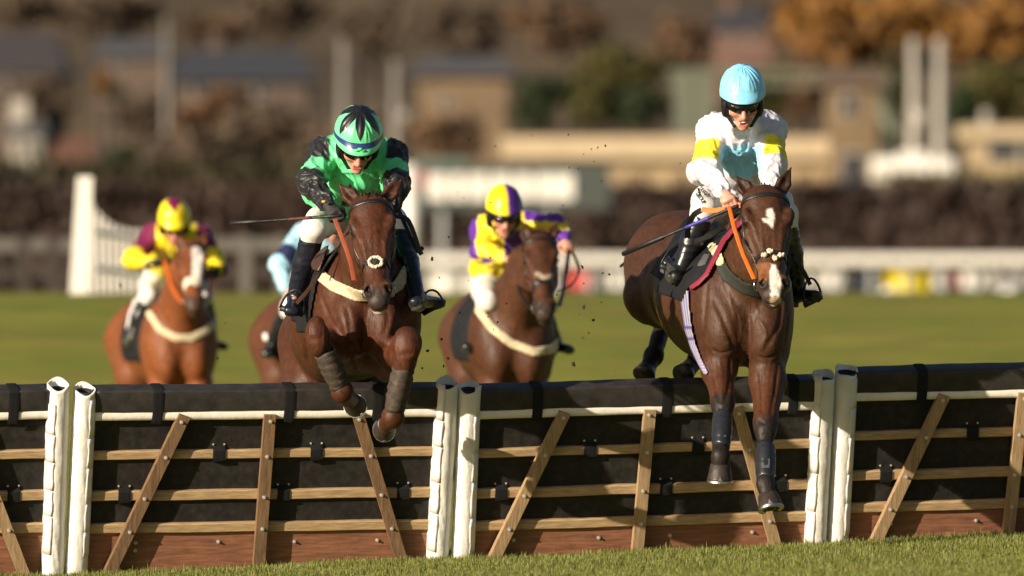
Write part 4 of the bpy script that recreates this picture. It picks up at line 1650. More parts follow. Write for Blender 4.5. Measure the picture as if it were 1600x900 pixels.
def jockey(root, J, st, fine=True):
    hb = .005 if fine else .010
    hs = .005 if fine else .011
    fwd, side, up = head_basis(J['pitch'], J['yaw'], J.get('tilt', 0))
    C = J['head']
    S = J.get('scale', 1.10)
    def Hd(x, f, u):
        return C + (side * x + fwd * f + up * u) * S
    sh, el, wr, ha = J['sh'], J['el'], J['wr'], J['hand']
    hip, kn, an, toe = J['hip'], J['kn'], J['an'], J['toe']
    neck, waist = J['neck'], J['waist']
    pel = (hip[0] + hip[1]) / 2
    # ---- body: one continuous surface
    allp = list(sh) + list(el) + list(wr) + list(ha) + list(hip) + list(kn) + list(an) + list(toe) + [neck, waist, C]
    F = field_for(allp, .22, hb)
    ax = [side, fwd, up]
    F.add(ell(Hd(0, -.005, .035), np.array([.074, .095, .095]) * S, ax), .02)
    F.add(ecap(Hd(0, .025, -.030), Hd(0, .050, -.088), (.058 * S, .055 * S), (.036 * S, .036 * S), side), .03)
    F.add(ell(Hd(0, .050, -.02), np.array([.056, .045, .055]) * S, ax), .02)
    for q in (-1, 1):
        F.add(ell(Hd(.040 * q, .060, -.035), np.array([.022, .024, .018]) * S, ax), .018)
        F.add(cap(Hd(.012 * q, .094, .012), Hd(.046 * q, .080, .010), .011 * S), .012)
        F.add(ell(Hd(.031 * q, .090, -.008), np.array([.015, .012, .010]) * S, ax), .010, cut=True)
        F.add(ell(Hd(.031 * q, .080, -.008), np.array([.013, .013, .012]) * S, ax), .004)
        F.add(ell(Hd(.013 * q, .101, -.047), np.array([.009, .010, .008]) * S, ax), .006)
        F.add(ell(Hd(.078 * q, -.008, -.015), np.array([.010, .020, .032]) * S, ax), .008)
    F.add(cap(Hd(0, .093, -.002), Hd(0, .114, -.042), .009 * S, .0135 * S), .010)
    F.add(ell(Hd(0, .080, -.103), np.array([.022, .018, .018]) * S, ax), .014)
    op = .010 if J.get('mouth') else .003
    F.add(cap(Hd(-.020, .088, -.069 + op * .3), Hd(.020, .088, -.069 + op * .3), .0065 * S), .006)
    F.add(cap(Hd(-.017, .087, -.080 - op), Hd(.017, .087, -.080 - op), .0075 * S), .006)
    if J.get('mouth'):
        F.add(ell(Hd(0, .094, -.078), np.array([.019, .013, .0085]) * S, ax), .004, cut=True)
    else:
        F.add(cap(Hd(-.021, .097, -.0745), Hd(.021, .097, -.0745), .003), .004, cut=True)
    F.add(cap(Hd(0, -.02, -.06), neck, .054, .056), .03)
    F.add(ecap(neck + (waist - neck) * .22, waist, (.11, .075), (.11, .08), sh[1] - sh[0]), .05)
    F.add(ecap(waist, pel, (.11, .08), (.11, .085), sh[1] - sh[0]), .05)
    for q in (0, 1):
        F.add(cap(sh[q], el[q], .048, .036), .03)
        F.add(cap(el[q], wr[q], .040, .026), .025)
        for pr, k in hand_prims(wr[q], ha[q][0] - wr[q] if isinstance(ha[q], tuple) else ha[q] - wr[q], J['back'][q], J['thumb'][q]):
            F.add(pr, k)
        F.add(cap(hip[q], kn[q], .070, .045), .05)
        F.add(cap(kn[q], an[q], .045, .028), .03)
        F.add(cap(an[q], an[q] + (toe[q] - an[q]) * .45 + unit(J['sole'][q]) * .028, .024, .016), .02)
    V, Q = F.mesh()
    V = relax(V, Q, 1, .3)
    vx, vy, vz = V[:, 0], V[:, 1], V[:, 2]
    c = np.tile(np.array(st.get('skin', (.50, .255, .175))), (len(V), 1))
    c *= (1 + .10 * vnoise(V * 45, 3))[:, None]
    def blend(prim, colr, w0, w1, amt=1.0):
        m = (1 - sstep(w0, w1, prim[0](vx, vy, vz))) * amt
        c[:] = c * (1 - m)[:, None] + np.array(colr) * m[:, None]
    for q in (-1, 1):
        blend(ell(Hd(.042 * q, .07, -.040), np.array([.026, .03, .020]) * S, ax), (.56, .20, .14), -.005, .02, .55)
    blend(cap(Hd(0, .10, -.02), Hd(0, .116, -.042), .013), (.56, .21, .15), -.004, .008, .6)
    blend(cap(Hd(-.017, .09, -.069 + op * .3), Hd(.017, .09, -.069 + op * .3), .006 * S), (.42, .11, .10), -.002, .005, .8)
    blend(cap(Hd(-.015, .09, -.081 - op), Hd(.015, .09, -.081 - op), .0075 * S), (.44, .12, .10), -.002, .005, .85)
    if J.get('mouth'):
        blend(ell(Hd(0, .088, -.078), np.array([.017, .014, .0085]) * S, ax), (.08, .015, .015), -.001, .003)
    under = cap(neck, waist, .2)[0](vx, vy, vz) < .02
    body = add('body', V, Q, M_skin, root, c)
    bv = bvh_of(V, Q)
    if J.get('mouth'):
        tb = MB()
        n = 9
        VV, FF = [], []
        for i in range(n):
            t = (i / (n - 1) - .5)
            for u_, f_ in ((-.0690, .090), (-.0765, .0915), (-.0765, .084), (-.069, .084)):
                VV.append(Hd(t * .028, f_ - .016 * (2 * t) ** 2 * .35, u_))
        for i in range(n - 1):
            for j in range(4):
                k = (j + 1) % 4
                FF.append((i * 4 + j, i * 4 + k, i * 4 + 4 + k, i * 4 + 4 + j))
        FF += [(3, 2, 1, 0), tuple((n - 1) * 4 + j for j in range(4))]
        tb.put(VV, FF).build('teeth', mat('teeth', (.72, .68, .58), .3, var=.04), root)
    # ---- silks: blouse with loose sleeves
    F = field_for(list(sh) + list(el) + list(wr) + [neck, waist, pel], .20, hs)
    cs = sh[1] - sh[0]
    F.add(ecap(neck + (waist - neck) * .08, waist, (.165, .118), (.158, .125), cs), .05)
    F.add(ecap(waist, waist + (pel - waist) * .45, (.158, .122), (.15, .11), cs), .05)
    F.add(ecap(neck, neck + (Hd(0, -.01, -.085) - neck) * .85, (.076, .072), (.067, .063), cs), .035)
    for q in (0, 1):
        F.add(cap(sh[q] + (neck - sh[q]) * .25, sh[q], .085, .078), .05)
        r0, r1, r2 = st.get('sleeve', (.074, .066, .040))
        F.add(cap(sh[q], el[q], r0, r1), .045)
        F.add(cap(el[q], el[q] + (wr[q] - el[q]) * .9, r1, r2), .03)
        F.add(cap(el[q] + (wr[q] - el[q]) * .86, el[q] + (wr[q] - el[q]) * .96, r2 + .004, r2 - .002), .012)
    for b, r in J.get('blouse', []):
        F.add(ell(b, r), .05)
    V, Q = F.mesh()
    N = normals(V, Q)
    # folds run across the limbs and fan out from where the cloth is gathered
    sd_ = J.get('seed', 1)
    warp = np.stack([vnoise(V * 6, 31), vnoise(V * 6, 32), vnoise(V * 6, 33)], -1)
    q = V * np.array([21., 9., 6.5]) + .5 * warp + V[:, [2, 0, 1]] * np.array([6., 2., 0])
    amask = np.zeros(len(V))
    for k in (0, 1):
        for a_, b_ in ((sh[k], el[k]), (el[k], wr[k])):
            e_ = unit(b_ - a_)
            w_ = V - a_
            u_ = w_ @ e_
            rad = w_ - u_[:, None] * e_
            dd = np.linalg.norm(rad, axis=1)
            mk = (u_ > -.02) & (u_ < np.linalg.norm(b_ - a_) + .02) & (dd < .10)
            ang = np.arctan2(rad @ np.cross(e_, [0, 0, 1.]), rad[:, 2])
            qa = np.stack([u_ * 24 + 1.3 * np.sin(ang + k * 2), np.cos(ang) * 1.1, np.sin(ang) * 1.1], -1) + .45 * warp
            q[mk] = qa[mk] + 17
            amask[mk] = 1
    f1 = 1 - np.abs(vnoise(q, sd_))
    f2 = 1 - np.abs(vnoise(q * 2.1 + 5, sd_ + 2))
    V = V + N * (.0190 * (f1 ** 3 - .4) + .0060 * (f2 ** 3 - .35))[:, None]
    V = relax(V, Q, 1, .3)
    N = normals(V, Q)
    cols = st['silk'](V, N, J)
    silks = add('racing_silks', V, Q, M_silk, root, cols)
    sbv = bvh_of(V, Q)
    # ---- breeches
    F = field_for(list(hip) + list(kn) + [waist, pel], .20, hs)
    F.add(ecap(waist + (pel - waist) * .2, pel, (.142, .108), (.165, .135), cs), .05)
    for q in (0, 1):
        tk = st.get('thigh', 1.0)
        F.add(cap(hip[q], hip[q] + (kn[q] - hip[q]) * .5, .105 * tk, .092 * tk), .05)
        F.add(cap(hip[q] + (kn[q] - hip[q]) * .5, kn[q], .092 * tk, .064), .04)
        if st.get('shin', 'boot') == 'boot':
            F.add(cap(kn[q], kn[q] + (an[q] - kn[q]) * .18, .064, .056), .03)
    V, Q = F.mesh()
    N = normals(V, Q)
    q = V * np.array([13., 13., 13.]) + .5 * np.stack([vnoise(V * 7, 41), vnoise(V * 7, 42), vnoise(V * 7, 43)], -1)
    V = V + N * (.005 * ((1 - np.abs(vnoise(q, 5))) ** 2 - .4))[:, None]
    br = add('breeches', V, Q, M_breech, root)
    bbv = bvh_of(V, Q)
    # ---- boots, stirrup irons and leathers
    for q in (0, 1):
        F = field_for([kn[q], an[q], toe[q]], .14, hs)
        u0 = kn[q] + (an[q] - kn[q]) * .10
        F.add(cap(u0, u0 + (an[q] - u0) * .45, .060, .060), .02)
        F.add(cap(u0 + (an[q] - u0) * .45, an[q], .060, .044), .02)
        fd = unit(toe[q] - an[q])
        sl = J['sole'][q]
        sl = unit(np.asarray(sl, float) - fd * (np.asarray(sl, float) @ fd))
        heel = an[q] - fd * .028 + sl * .035
        F.add(ell(heel, (.042, .042, .042)), .02)
        sd2 = np.cross(fd, sl)
        F.add(ecap(an[q] + sl * .028 - fd * .01, toe[q] + sl * .012, (.036, .036), (.044, .026), sd2), .025)
        F.add(ecap(toe[q] - fd * .05 + sl * .040, toe[q] + fd * .002 + sl * .034, (.043, .010), (.036, .010), sd2), .006)
        F.add(ecap(heel - fd * .015 + sl * .036, heel + fd * .030 + sl * .036, (.034, .014), (.034, .014), sd2), .006)
        V, Q = F.mesh()
        N = normals(V, Q)
        V = V + N * (.003 * ((1 - np.abs(vnoise(V * np.array([16., 16., 28.]), 7 + q))) ** 2 - .4))[:, None]
        cb = np.tile(np.array(st.get('boot', (.010, .010, .012))), (len(V), 1))
        soled = ((V - toe[q]) @ sl) > .030
        cb[soled & (((V - an[q]) @ fd) > -.06)] = (.042, .042, .032)
        add('riding_boot', V, Q, M_riding, root, cb)
    # ---- helmet: shell, silk cover with a peak, harness
    n, rows = (168, 84) if fine else (40, 20)
    hc = (0, -.004, .040)
    R = np.array([.094, .116, .112]) * J.get('cap', 1.0)
    def helm(ph, t, grow=0.0):
        """ph around from the front, t 0 at the crown .. 1 at the rim"""
        th = t * math.radians(97 - 11 * math.cos(ph))
        x = math.sin(ph) * math.sin(th) * (R[0] + grow)
        f_ = math.cos(ph) * math.sin(th) * (R[1] + grow)
        u_ = math.cos(th) * (R[2] + grow)
        pk = sstep(.80, 1.0, t) * np.clip((math.cos(ph) - .35) / .65, 0, 1)
        return x, f_ + .030 * pk, u_ - .006 * pk
    ii, jj = np.meshgrid(np.arange(rows + 1) / rows, np.arange(n) / n * 2 * math.pi, indexing='ij')
    wp_ = np.stack([np.cos(jj) * np.sin(ii * 1.6), np.sin(jj) * np.sin(ii * 1.6), np.cos(ii * 1.6)], -1).reshape(-1, 3)
    wq = wp_ * np.array([4.5, 4.5, 2.0]) + .6 * vnoise(wp_ * 3, 3)[:, None]
    pleat = np.stack([np.cos(jj.ravel()) * 5.5, np.sin(jj.ravel()) * 5.5, ii.ravel() * 1.2 + sd_], -1)
    WRK = ((.0052 * ((1 - np.abs(vnoise(pleat, sd_))) ** 3 - .35)) * np.sin(np.clip(ii.ravel() * 1.15, 0, 1) * math.pi) + .0010 * vnoise(wq * 1.2, sd_ + 4)).reshape(rows + 1, n)
    VV, FF, CC = [], [], []
    for i in range(rows + 1):
        t = i / rows
        for j in range(n):
            ph = 2 * math.pi * j / n
            seam = .0016 * abs(math.cos(ph * 4)) ** 6 * math.sin(min(1, t * 1.2) * math.pi)
            wr_ = .0009 * math.sin(ph * 7 + 2 * math.sin(t * 5)) * t + float(WRK[i, j])
            x, f_, u_ = helm(ph, t, wr_ - seam)
            VV.append(Hd(hc[0] + x, hc[1] + f_, hc[2] + u_))
            CC.append(st['cap'](ph, t))
    for i in range(rows):
        for j in range(n):
            k = (j + 1) % n
            FF.append((i * n + j, (i + 1) * n + j, (i + 1) * n + k, i * n + k))
    m0 = len(VV)
    for j in range(n):
        x, f_, u_ = helm(2 * math.pi * j / n, 1.0, -.016)
        VV.append(Hd(hc[0] + x, hc[1] + f_, hc[2] + u_ - .004))
        CC.append(st['cap'](2 * math.pi * j / n, 1.0))
    for j in range(n):
        k = (j + 1) % n
        FF.append((rows * n + j, m0 + j, m0 + k, rows * n + k))
    hel = add('helmet_cover', np.array(VV), FF, M_cap, None, np.array(CC))
    hel.data.transform(Matrix.Translation(tuple(-OFF[root.name])))
    hel.parent = root
    OFF[hel.name] = OFF[root.name]
    F = Field(C - .18 * S, C + .18 * S, hs)
    F.add(ell(Hd(*hc), (R - .004) * S, ax), .01)
    o, nrm = Hd(0, .03, .022), up * 1.0 + fwd * .10
    nrm = unit(nrm)
    X, Y, Z = F.ax[0][:, None, None], F.ax[1][None, :, None], F.ax[2][None, None, :]
    pl = (X - o[0]) * nrm[0] + (Y - o[1]) * nrm[1] + (Z - o[2]) * nrm[2]
    F.D = np.maximum(F.D, -pl).astype(np.float32)
    for q in (-1, 1):
        F.add(ell(Hd(.080 * q, .006, -.020), np.array([.020, .042, .062]) * S, ax), .012)
        F.add(cap(Hd(.076 * q, .022, -.055), Hd(.040 * q, .052, -.108), .011 * S, .007 * S), .012)
    F.add(cap(Hd(.041, .052, -.108), Hd(-.041, .052, -.108), .007 * S), .006)
    V, Q = F.mesh()
    add('helmet_shell', V, Q, M_shell, hel)
    if st.get('bow'):
        b = MB()
        c0 = Hd(0, hc[1] + R[1] + .012, hc[2] + .020)
        for dx in (-.016, .014, 0):
            b.ball(c0 + side * dx + up * (.004 if dx else .012), (.016, .010, .009), 8, 5)
        b.build('cover_bow', mat('green_silk', (.10, .62, .22), .4), hel, smooth=True)
    # ---- goggles
    def band(u0, u1, rx, rf, a0, a1, thick, curve=0.0):
        VV, FF = [], []
        k = 26
        for i in range(k + 1):
            t = math.radians(a0 + (a1 - a0) * i / k)
            nose_notch = curve * math.exp(-(t / .16) ** 2)
            taper = 1 - .35 * abs(math.sin(t)) ** 3
            for dr in (0, -thick):
                for uu in (u0 * taper + nose_notch, u1 * taper):
                    VV.append(Hd(math.sin(t) * (rx + dr), math.cos(t) * (rf + dr), uu))
        for i in range(k):
            b = i * 4
            FF += [(b, b + 4, b + 5, b + 1), (b + 2, b + 3, b + 7, b + 6), (b + 1, b + 5, b + 7, b + 3), (b, b + 2, b + 6, b + 4)]
        FF += [(0, 1, 3, 2), (k * 4, k * 4 + 2, k * 4 + 3, k * 4 + 1)]
        return MB().put(VV, FF)
    g = band(-.024, .019, .083, .109, -68, 68, .006, .013).build('goggles', M_lens, root, smooth=True)
    band(.017, .026, .084, .111, -72, 72, .007).build('goggle_frame', M_frame, g, smooth=True)
    return dict(Hd=Hd, bv=bv, sbv=sbv, bbv=bbv, body=body)


def gloves(root, J, which, h=.005):
    for q in which:
        w = J['wr'][q]
        F = Field(w - .16, w + .16, h)
        for pr, k in hand_prims(w, J['hand'][q] - w, J['back'][q], J['thumb'][q], 1.0):
            F.add(pr, k)
        a = unit(w - J['hand'][q])
        F.add(cap(w - a * .01, w + a * .035, .031, .036), .015)
        F.D -= .0025
        V, Q = F.mesh()
        add('glove', V, Q, M_glove, root)


def stirrup(root, c, w, hgt, up, side, m=None):
    """stirrup iron: an arch over a flat tread"""
    mb = MB()
    up, side = unit(up), unit(side)
    pts = [c + side * w * math.cos(t) + up * hgt * (math.sin(t) if t <= math.pi else 0) for t in np.linspace(0, math.pi, 15)]
    mb.tube(pts, .006, 6)
    mb.tube([c - side * w, c + side * w], .009, 6, flat=2)
    return mb.build('stirrup_iron', m or M_leather, root, smooth=True)


def bands(V, a, b, t0, t1):
    a, b = np.asarray(a), np.asarray(b)
    u = ((V - a) @ (b - a)) / ((b - a) @ (b - a))
    d = np.linalg.norm(V - (a + np.clip(u, 0, 1)[:, None] * (b - a)), axis=1)
    return (sstep(t0 - .03, t0 + .03, u) * (1 - sstep(t1 - .03, t1 + .03, u))) * (d < .115), u, d


def sleeve_mask(V, J, q, seam=.05):
    """how much of a spot belongs to sleeve q"""
    d1 = cap(J['sh'][q], J['el'][q], .0)[0](V[:, 0], V[:, 1], V[:, 2])
    d2 = cap(J['el'][q], J['wr'][q], .0)[0](V[:, 0], V[:, 1], V[:, 2])
    d = np.minimum(d1, d2)
    t = ecap(J['neck'], J['waist'], (.14, .12), (.14, .12), J['sh'][1] - J['sh'][0])[0](V[:, 0], V[:, 1], V[:, 2])
    sg = unit(J['sh'][q] - J['sh'][1 - q])
    return (1 - sstep(.10, .13, d)) * sstep(-.012, .008, (V - J['sh'][q]) @ sg + .012 - .6 * np.maximum(0, (J['sh'][q][2] - .06 - V[:, 2])) + np.maximum(t, 0) * .5)


def lerp_to(c, m, colr):
    c[:] = c * (1 - m)[:, None] + np.asarray(colr) * m[:, None]


GREEN, NIGHT = (.15, .72, .32), (.011, .011, .014)


def silk_green(V, N, J):
    c = np.tile(np.array(GREEN), (len(V), 1))
    for q in (0, 1):
        m = sleeve_mask(V, J, q)
        lerp_to(c, m, NIGHT)
        bm, u, d = bands(V, J['sh'][q], J['el'][q], .48, .86)
        lerp_to(c, bm * sstep(.3, .6, m), GREEN)
        if q == 0:
            ep = (1 - sstep(.0, .015, np.linalg.norm(V - (J['sh'][0] + (J['neck'] - J['sh'][0]) * .30 + np.array([0, 0, .06])), axis=1) - .045))
            lerp_to(c, ep, GREEN)
    tri = XZ([(548, 286), (562, 322), (530, 322)], 58.7)
    lerp_to(c, (1 - sstep(-.004, .004, poly_sd(tri, V[:, 0], V[:, 2]))) * (N[:, 1] < .1) * 1.0, NIGHT)
    return c


def cap_green(ph, t):
    # black star over green: points reach down between the green panels, navy ribbon near the rim
    k = abs(((ph / (2 * math.pi) * 6 + .5) % 1) - .5) * 2      # 0 on a point's axis .. 1 between
    lim = .77 - .52 * k
    if .80 < t < .90 and math.cos(ph) > -.9:
        return (.02, .035, .16)
    return NIGHT if t < lim else GREEN


def silk_white(V, N, J):
    c = np.tile(np.array((.62, .60, .66)), (len(V), 1))
    o = P(1160, 246, 59.3)
    r = np.hypot((V[:, 0] - o[0]) * .95, V[:, 2] - o[2])
    front = (N[:, 1] < .35) & (np.abs(V[:, 1] - SHIFT - 59.5) < .5)
    slv = np.maximum(sleeve_mask(V, J, 0), sleeve_mask(V, J, 1))
    m = (1 - sstep(.105, .112, r)) * front * (1 - slv)
    vee = XZ([(1120, 210), (1160, 214), (1200, 210), (1178, 232), (1161, 226), (1142, 232)], 59.3)
    m = m * sstep(-.004, .004, poly_sd(vee, V[:, 0], V[:, 2]))
    lerp_to(c, m, (.28, .64, .84))
    for q in (0, 1):
        bm, u, d = bands(V, J['sh'][q], J['el'][q], .50, 1.02)
        bm = bm * (d < .105) * sstep(.2, .6, sleeve_mask(V, J, q, .02))
        lerp_to(c, bm, (.76, .66, .030))
    return c


def cap_blue(ph, t):
    return (.23, .58, .80)


# ---- jockey in green and black
SHIFT = -.20
JG = dict(head=P(559, 222, 58.28), pitch=38, yaw=4, tilt=-2, scale=1.12, seed=3,
          neck=P(562, 236, 58.55), waist=P(556, 300, 59.10),
          sh=[P(508, 240, 58.62), P(610, 243, 58.62)], el=[P(485, 285, 58.42), P(619, 288, 58.40)],
          wr=[P(512, 319, 58.26), P(612, 322, 58.30)], hand=[P(524, 336, 58.20), P(602, 340, 58.26)],
          back=[np.array([-.3, -.6, .6]), np.array([.3, -.6, .6])], thumb=[np.array([.8, -.2, .3]), np.array([-.8, -.2, .3])],
          hip=[P(515, 335, 59.35), P(600, 335, 59.35)], kn=[P(491, 358, 58.85), P(622, 358, 58.85)],
          an=[P(462, 462, 59.02), P(650, 462, 58.98)], toe=[P(456, 482, 58.84), P(683, 470, 58.86)],
          sole=[np.array([-.1, -.8, -.6]), np.array([.1, -.5, -.8])], cap=1.20,
          blouse=[(P(500, 300, 58.95), (.09, .12, .07)), (P(548, 285, 58.62), (.10, .08, .08)), (P(595, 300, 58.9), (.10, .12, .08))])
clear_of(JG, BA)
jockG = thing('person', 'jockey in bright green and black silks crouched over the left bay horse', 'jockey', P(556, 350, 59.2), group='jockeys racing over the hurdles')
RG = jockey(jockG, JG, dict(silk=silk_green, cap=cap_green, thigh=.84, bow=True, boot=(.010, .011, .020), skin=(.50, .25, .17)))
gloves(jockG, JG, (0, 1))

SHIFT = -.38
# ---- jockey in white, blue and yellow
JW = dict(head=P(1160, 156, 58.92), pitch=24, yaw=3, tilt=1, scale=1.12, seed=8, mouth=True,
          neck=P(1160, 197, 59.30), waist=P(1157, 280, 59.68),
          sh=[P(1116, 204, 59.40), P(1202, 202, 59.40)], el=[P(1103, 262, 59.18), P(1206, 256, 59.16)],
          wr=[P(1129, 298, 58.98), P(1204, 302, 59.0)], hand=[P(1141, 318, 58.92), P(1198, 320, 58.94)],
          back=[np.array([-.15, -.75, .55]), np.array([.2, -.7, .6])], thumb=[np.array([.85, -.1, .2]), np.array([-.85, -.1, .2])],
          hip=[P(1120, 305, 60.05), P(1195, 305, 60.05)], kn=[P(1100, 328, 59.50), P(1226, 335, 59.50)],
          an=[P(1063, 425, 59.82), P(1246, 455, 59.66)], toe=[P(1047, 410, 59.66), P(1276, 458, 59.54)],
          sole=[np.array([-.25, -.9, -.5]), np.array([.1, -.5, -.8])], cap=1.13,
          blouse=[(P(1098, 268, 59.55), (.08, .14, .07)), (P(1160, 262, 59.5), (.12, .10, .10))])
clear_of(JW, BB)
jockW = thing('person', 'jockey in white silks with yellow armbands and sky blue cap on the right horse', 'jockey', P(1155, 330, 59.9), group='jockeys racing over the hurdles')
RW = jockey(jockW, JW, dict(silk=silk_white, cap=cap_blue, boot=(.010, .010, .012), skin=(.56, .29, .21)))
# ---- tack held in the hands, stirrups, whips
SHIFT = -.20
def iron(root, q, J, flip):
    fd = unit(J['toe'][q] - J['an'][q])
    c = J['toe'][q] + (J['an'][q] - J['toe'][q]) * .25 + np.asarray(unit(J['sole'][q])) * .05
    upv = unit(J['kn'][q] - J['an'][q])
    return stirrup(root, c, .062, .125, upv, np.cross(fd, upv))


def rein(root, name, pts, w, m):
    sp = spline(pts, 8)
    nor = [np.array([.1, -1, .2])] * len(sp)
    return MB().ribbon(sp, nor, w, .004).build(name, m, root)


iron(horseA, 0, JG, 1)
iron(horseA, 1, JG, 1)
rein(horseA, 'stirrup_leather', [P(498, 430, 58.62), P(480, 455, 58.72), P(463, 474, 58.80)], .020, M_brown_leather)
rein(horseA, 'stirrup_leather', [P(640, 420, 58.72), P(655, 447, 58.75), P(668, 468, 58.80)], .020, M_leather)
rein(horseA, 'rein', [P(523, 342, 58.12), P(536, 376, 58.02), P(547, 408, 57.92), P(553, 438, 57.80)], .022, M_rust_rein)
rein(horseA, 'rein', [P(604, 338, 58.22), P(613, 380, 58.04), P(612, 420, 57.90), P(607, 442, 57.80)], .018, M_leather)
rein(horseA, 'rein', [P(606, 338, 58.24), P(632, 340, 58.22), P(643, 355, 58.20), P(655, 390, 58.2), P(659, 398, 58.2)], .024, M_leather)
rein(horseA, 'rein', [P(620, 322, 58.30), P(636, 358, 58.26), P(652, 392, 58.22), P(661, 386, 58.22)], .020, M_leather)
rein(horseA, 'martingale_strap', [P(498, 432, 58.48), P(516, 404, 58.52), P(534, 380, 58.45)], .012, M_leather)
wa, wb = P(516, 338, 58.14), P(360, 349, 58.30)
whip = MB()
whip.tube([wa + (wb - wa) * t for t in (-.12, .0, .2, .4, .72, .74, 1.0)], [.008, .009, .008, .006, .006, .011, .012], 10, flat=1)
wo = tag(whip.build('whip', M_whip, None, smooth=True), 'slim black whip held level by the green jockey', 'whip', 'riding whips')
rest_at(wo, wa)
grip = MB()
grip.tube([wa + (wb - wa) * t for t in (.18, .22, .38, .42)], [.0088, .0092, .0082, .0075], 10)
grip.build('whip_grip', mat('maroon_grip', (.075, .018, .014), .6, bump=.3, bscale=200), wo, smooth=True)
badge = MB()
c = P(506, 315, 58.19)
badge.ball(c, (.012, .006, .008), 10, 6)
badge.build('glove_badge', mat('gold_badge', (.55, .33, .06), .35, var=.2), jockG, smooth=True)

SHIFT = -.38
iron(horseB, 0, JW, 1)
iron(horseB, 1, JW, 1)
rein(horseB, 'stirrup_leather', [P(1110, 360, 59.40), P(1090, 385, 59.48), P(1064, 412, 59.56)], .022, M_leather)
rein(horseB, 'stirrup_leather', [P(1240, 400, 59.5), P(1256, 425, 59.52), P(1266, 445, 59.54)], .022, M_leather)
rein(horseB, 'rein', [P(1139, 322, 58.84), P(1145, 348, 58.76), P(1152, 372, 58.68), P(1162, 400, 58.58), P(1178, 436, 58.44)], .020, M_orange)
rein(horseB, 'rein', [P(1160, 322, 58.92), P(1151, 320, 58.94), P(1140, 325, 58.98), P(1115, 329, 59.05), P(1096, 327, 59.10)], .026, M_orange)
rein(horseB, 'rein', [P(1136, 356, 59.02), P(1150, 346, 58.90), P(1166, 340, 58.84)], .026, M_orange)
rein(horseB, 'rein', [P(1202, 320, 58.94), P(1228, 372, 58.75), P(1233, 410, 58.58), P(1228, 436, 58.46)], .016, M_leather)
rein(horseB, 'cheek_rein', [P(1158, 372, 58.74), P(1166, 408, 58.6), P(1180, 442, 58.44)], .012, M_leather)
rein(horseB, 'saddle_strap', [P(1136, 345, 59.10), P(1115, 365, 59.22), P(1085, 378, 59.36)], .026, M_leather)
rein(horseB, 'saddle_roll', [P(1096, 328, 59.20), P(1084, 336, 59.25), P(1076, 352, 59.34), P(1074, 372, 59.42)], .030, M_leather)
wa, wb = P(1137, 328, 58.86), P(973, 397, 59.20)
whip = MB()
whip.tube([wa + (wb - wa) * t for t in (-.10, .0, .2, .4, .60, .62, 1.0)], [.009, .010, .009, .007, .007, .0125, .012], 10)
wo = tag(whip.build('whip', M_whip, None, smooth=True), 'black whip slanting down past the saddle of the right horse', 'whip', 'riding whips')
rest_at(wo, wa)
grip = MB()
grip.tube([wa + (wb - wa) * t for t in (.17, .20, .36, .40)], [.0095, .0105, .0092, .0085], 10)
grip.build('whip_grip', mat('violet_grip', (.05, .045, .28), .45, bump=.2, bscale=200), wo, smooth=True)

# lettering down the thigh of the white breeches, as far as it can be read
def lettering(root, bv, text, start, end, d, size, m):
    cu = bpy.data.curves.new('lettering', 'FONT')
    cu.body = text
    cu.size = 1
    cu.resolution_u = 2
    cu.offset = .018
    to = bpy.data.objects.new('lettering', cu)
    COL.objects.link(to)
    bpy.context.view_layer.update()
    dg = bpy.context.evaluated_depsgraph_get()
    me = bpy.data.meshes.new_from_object(to.evaluated_get(dg))
    bpy.data.objects.remove(to)
    co = np.array([v.co[:] for v in me.vertices])
    fc = [tuple(p.vertices) for p in me.polygons]
    wd = co[:, 0].max()
    a, b = np.array(start, float), np.array(end, float)
    dr = (b - a) / np.linalg.norm(b - a)
    nr = np.array([dr[1], -dr[0]])
    l = np.linalg.norm(b - a)
    V = []
    for x, y, z in co:
        q = a + dr * (x / wd * l) + nr * (y * size)
        p, n = on_surface(bv, q[0], q[1], d)
        V.append(p + n * .0022)
    V = np.array(V)
    m0 = len(V)
    V2 = np.concatenate([V, V + np.array([0, .002, 0])])
    return add('lettering', V2, fc + [tuple(i + m0 for i in f[::-1]) for f in fc], m, root, smooth=False)


lettering(jockW, RW['bbv'], 'CZAVAN', (1088.5, 293), (1103, 307), 59.5, 9.5, M_ink)
lettering(jockW, RW['bbv'], 'GROUP', (1086.5, 303), (1098, 320), 59.5, 9.5, M_ink)

# ------------------------------------------------------------------ the three horses still behind the hurdle
SHIFT = 0.0


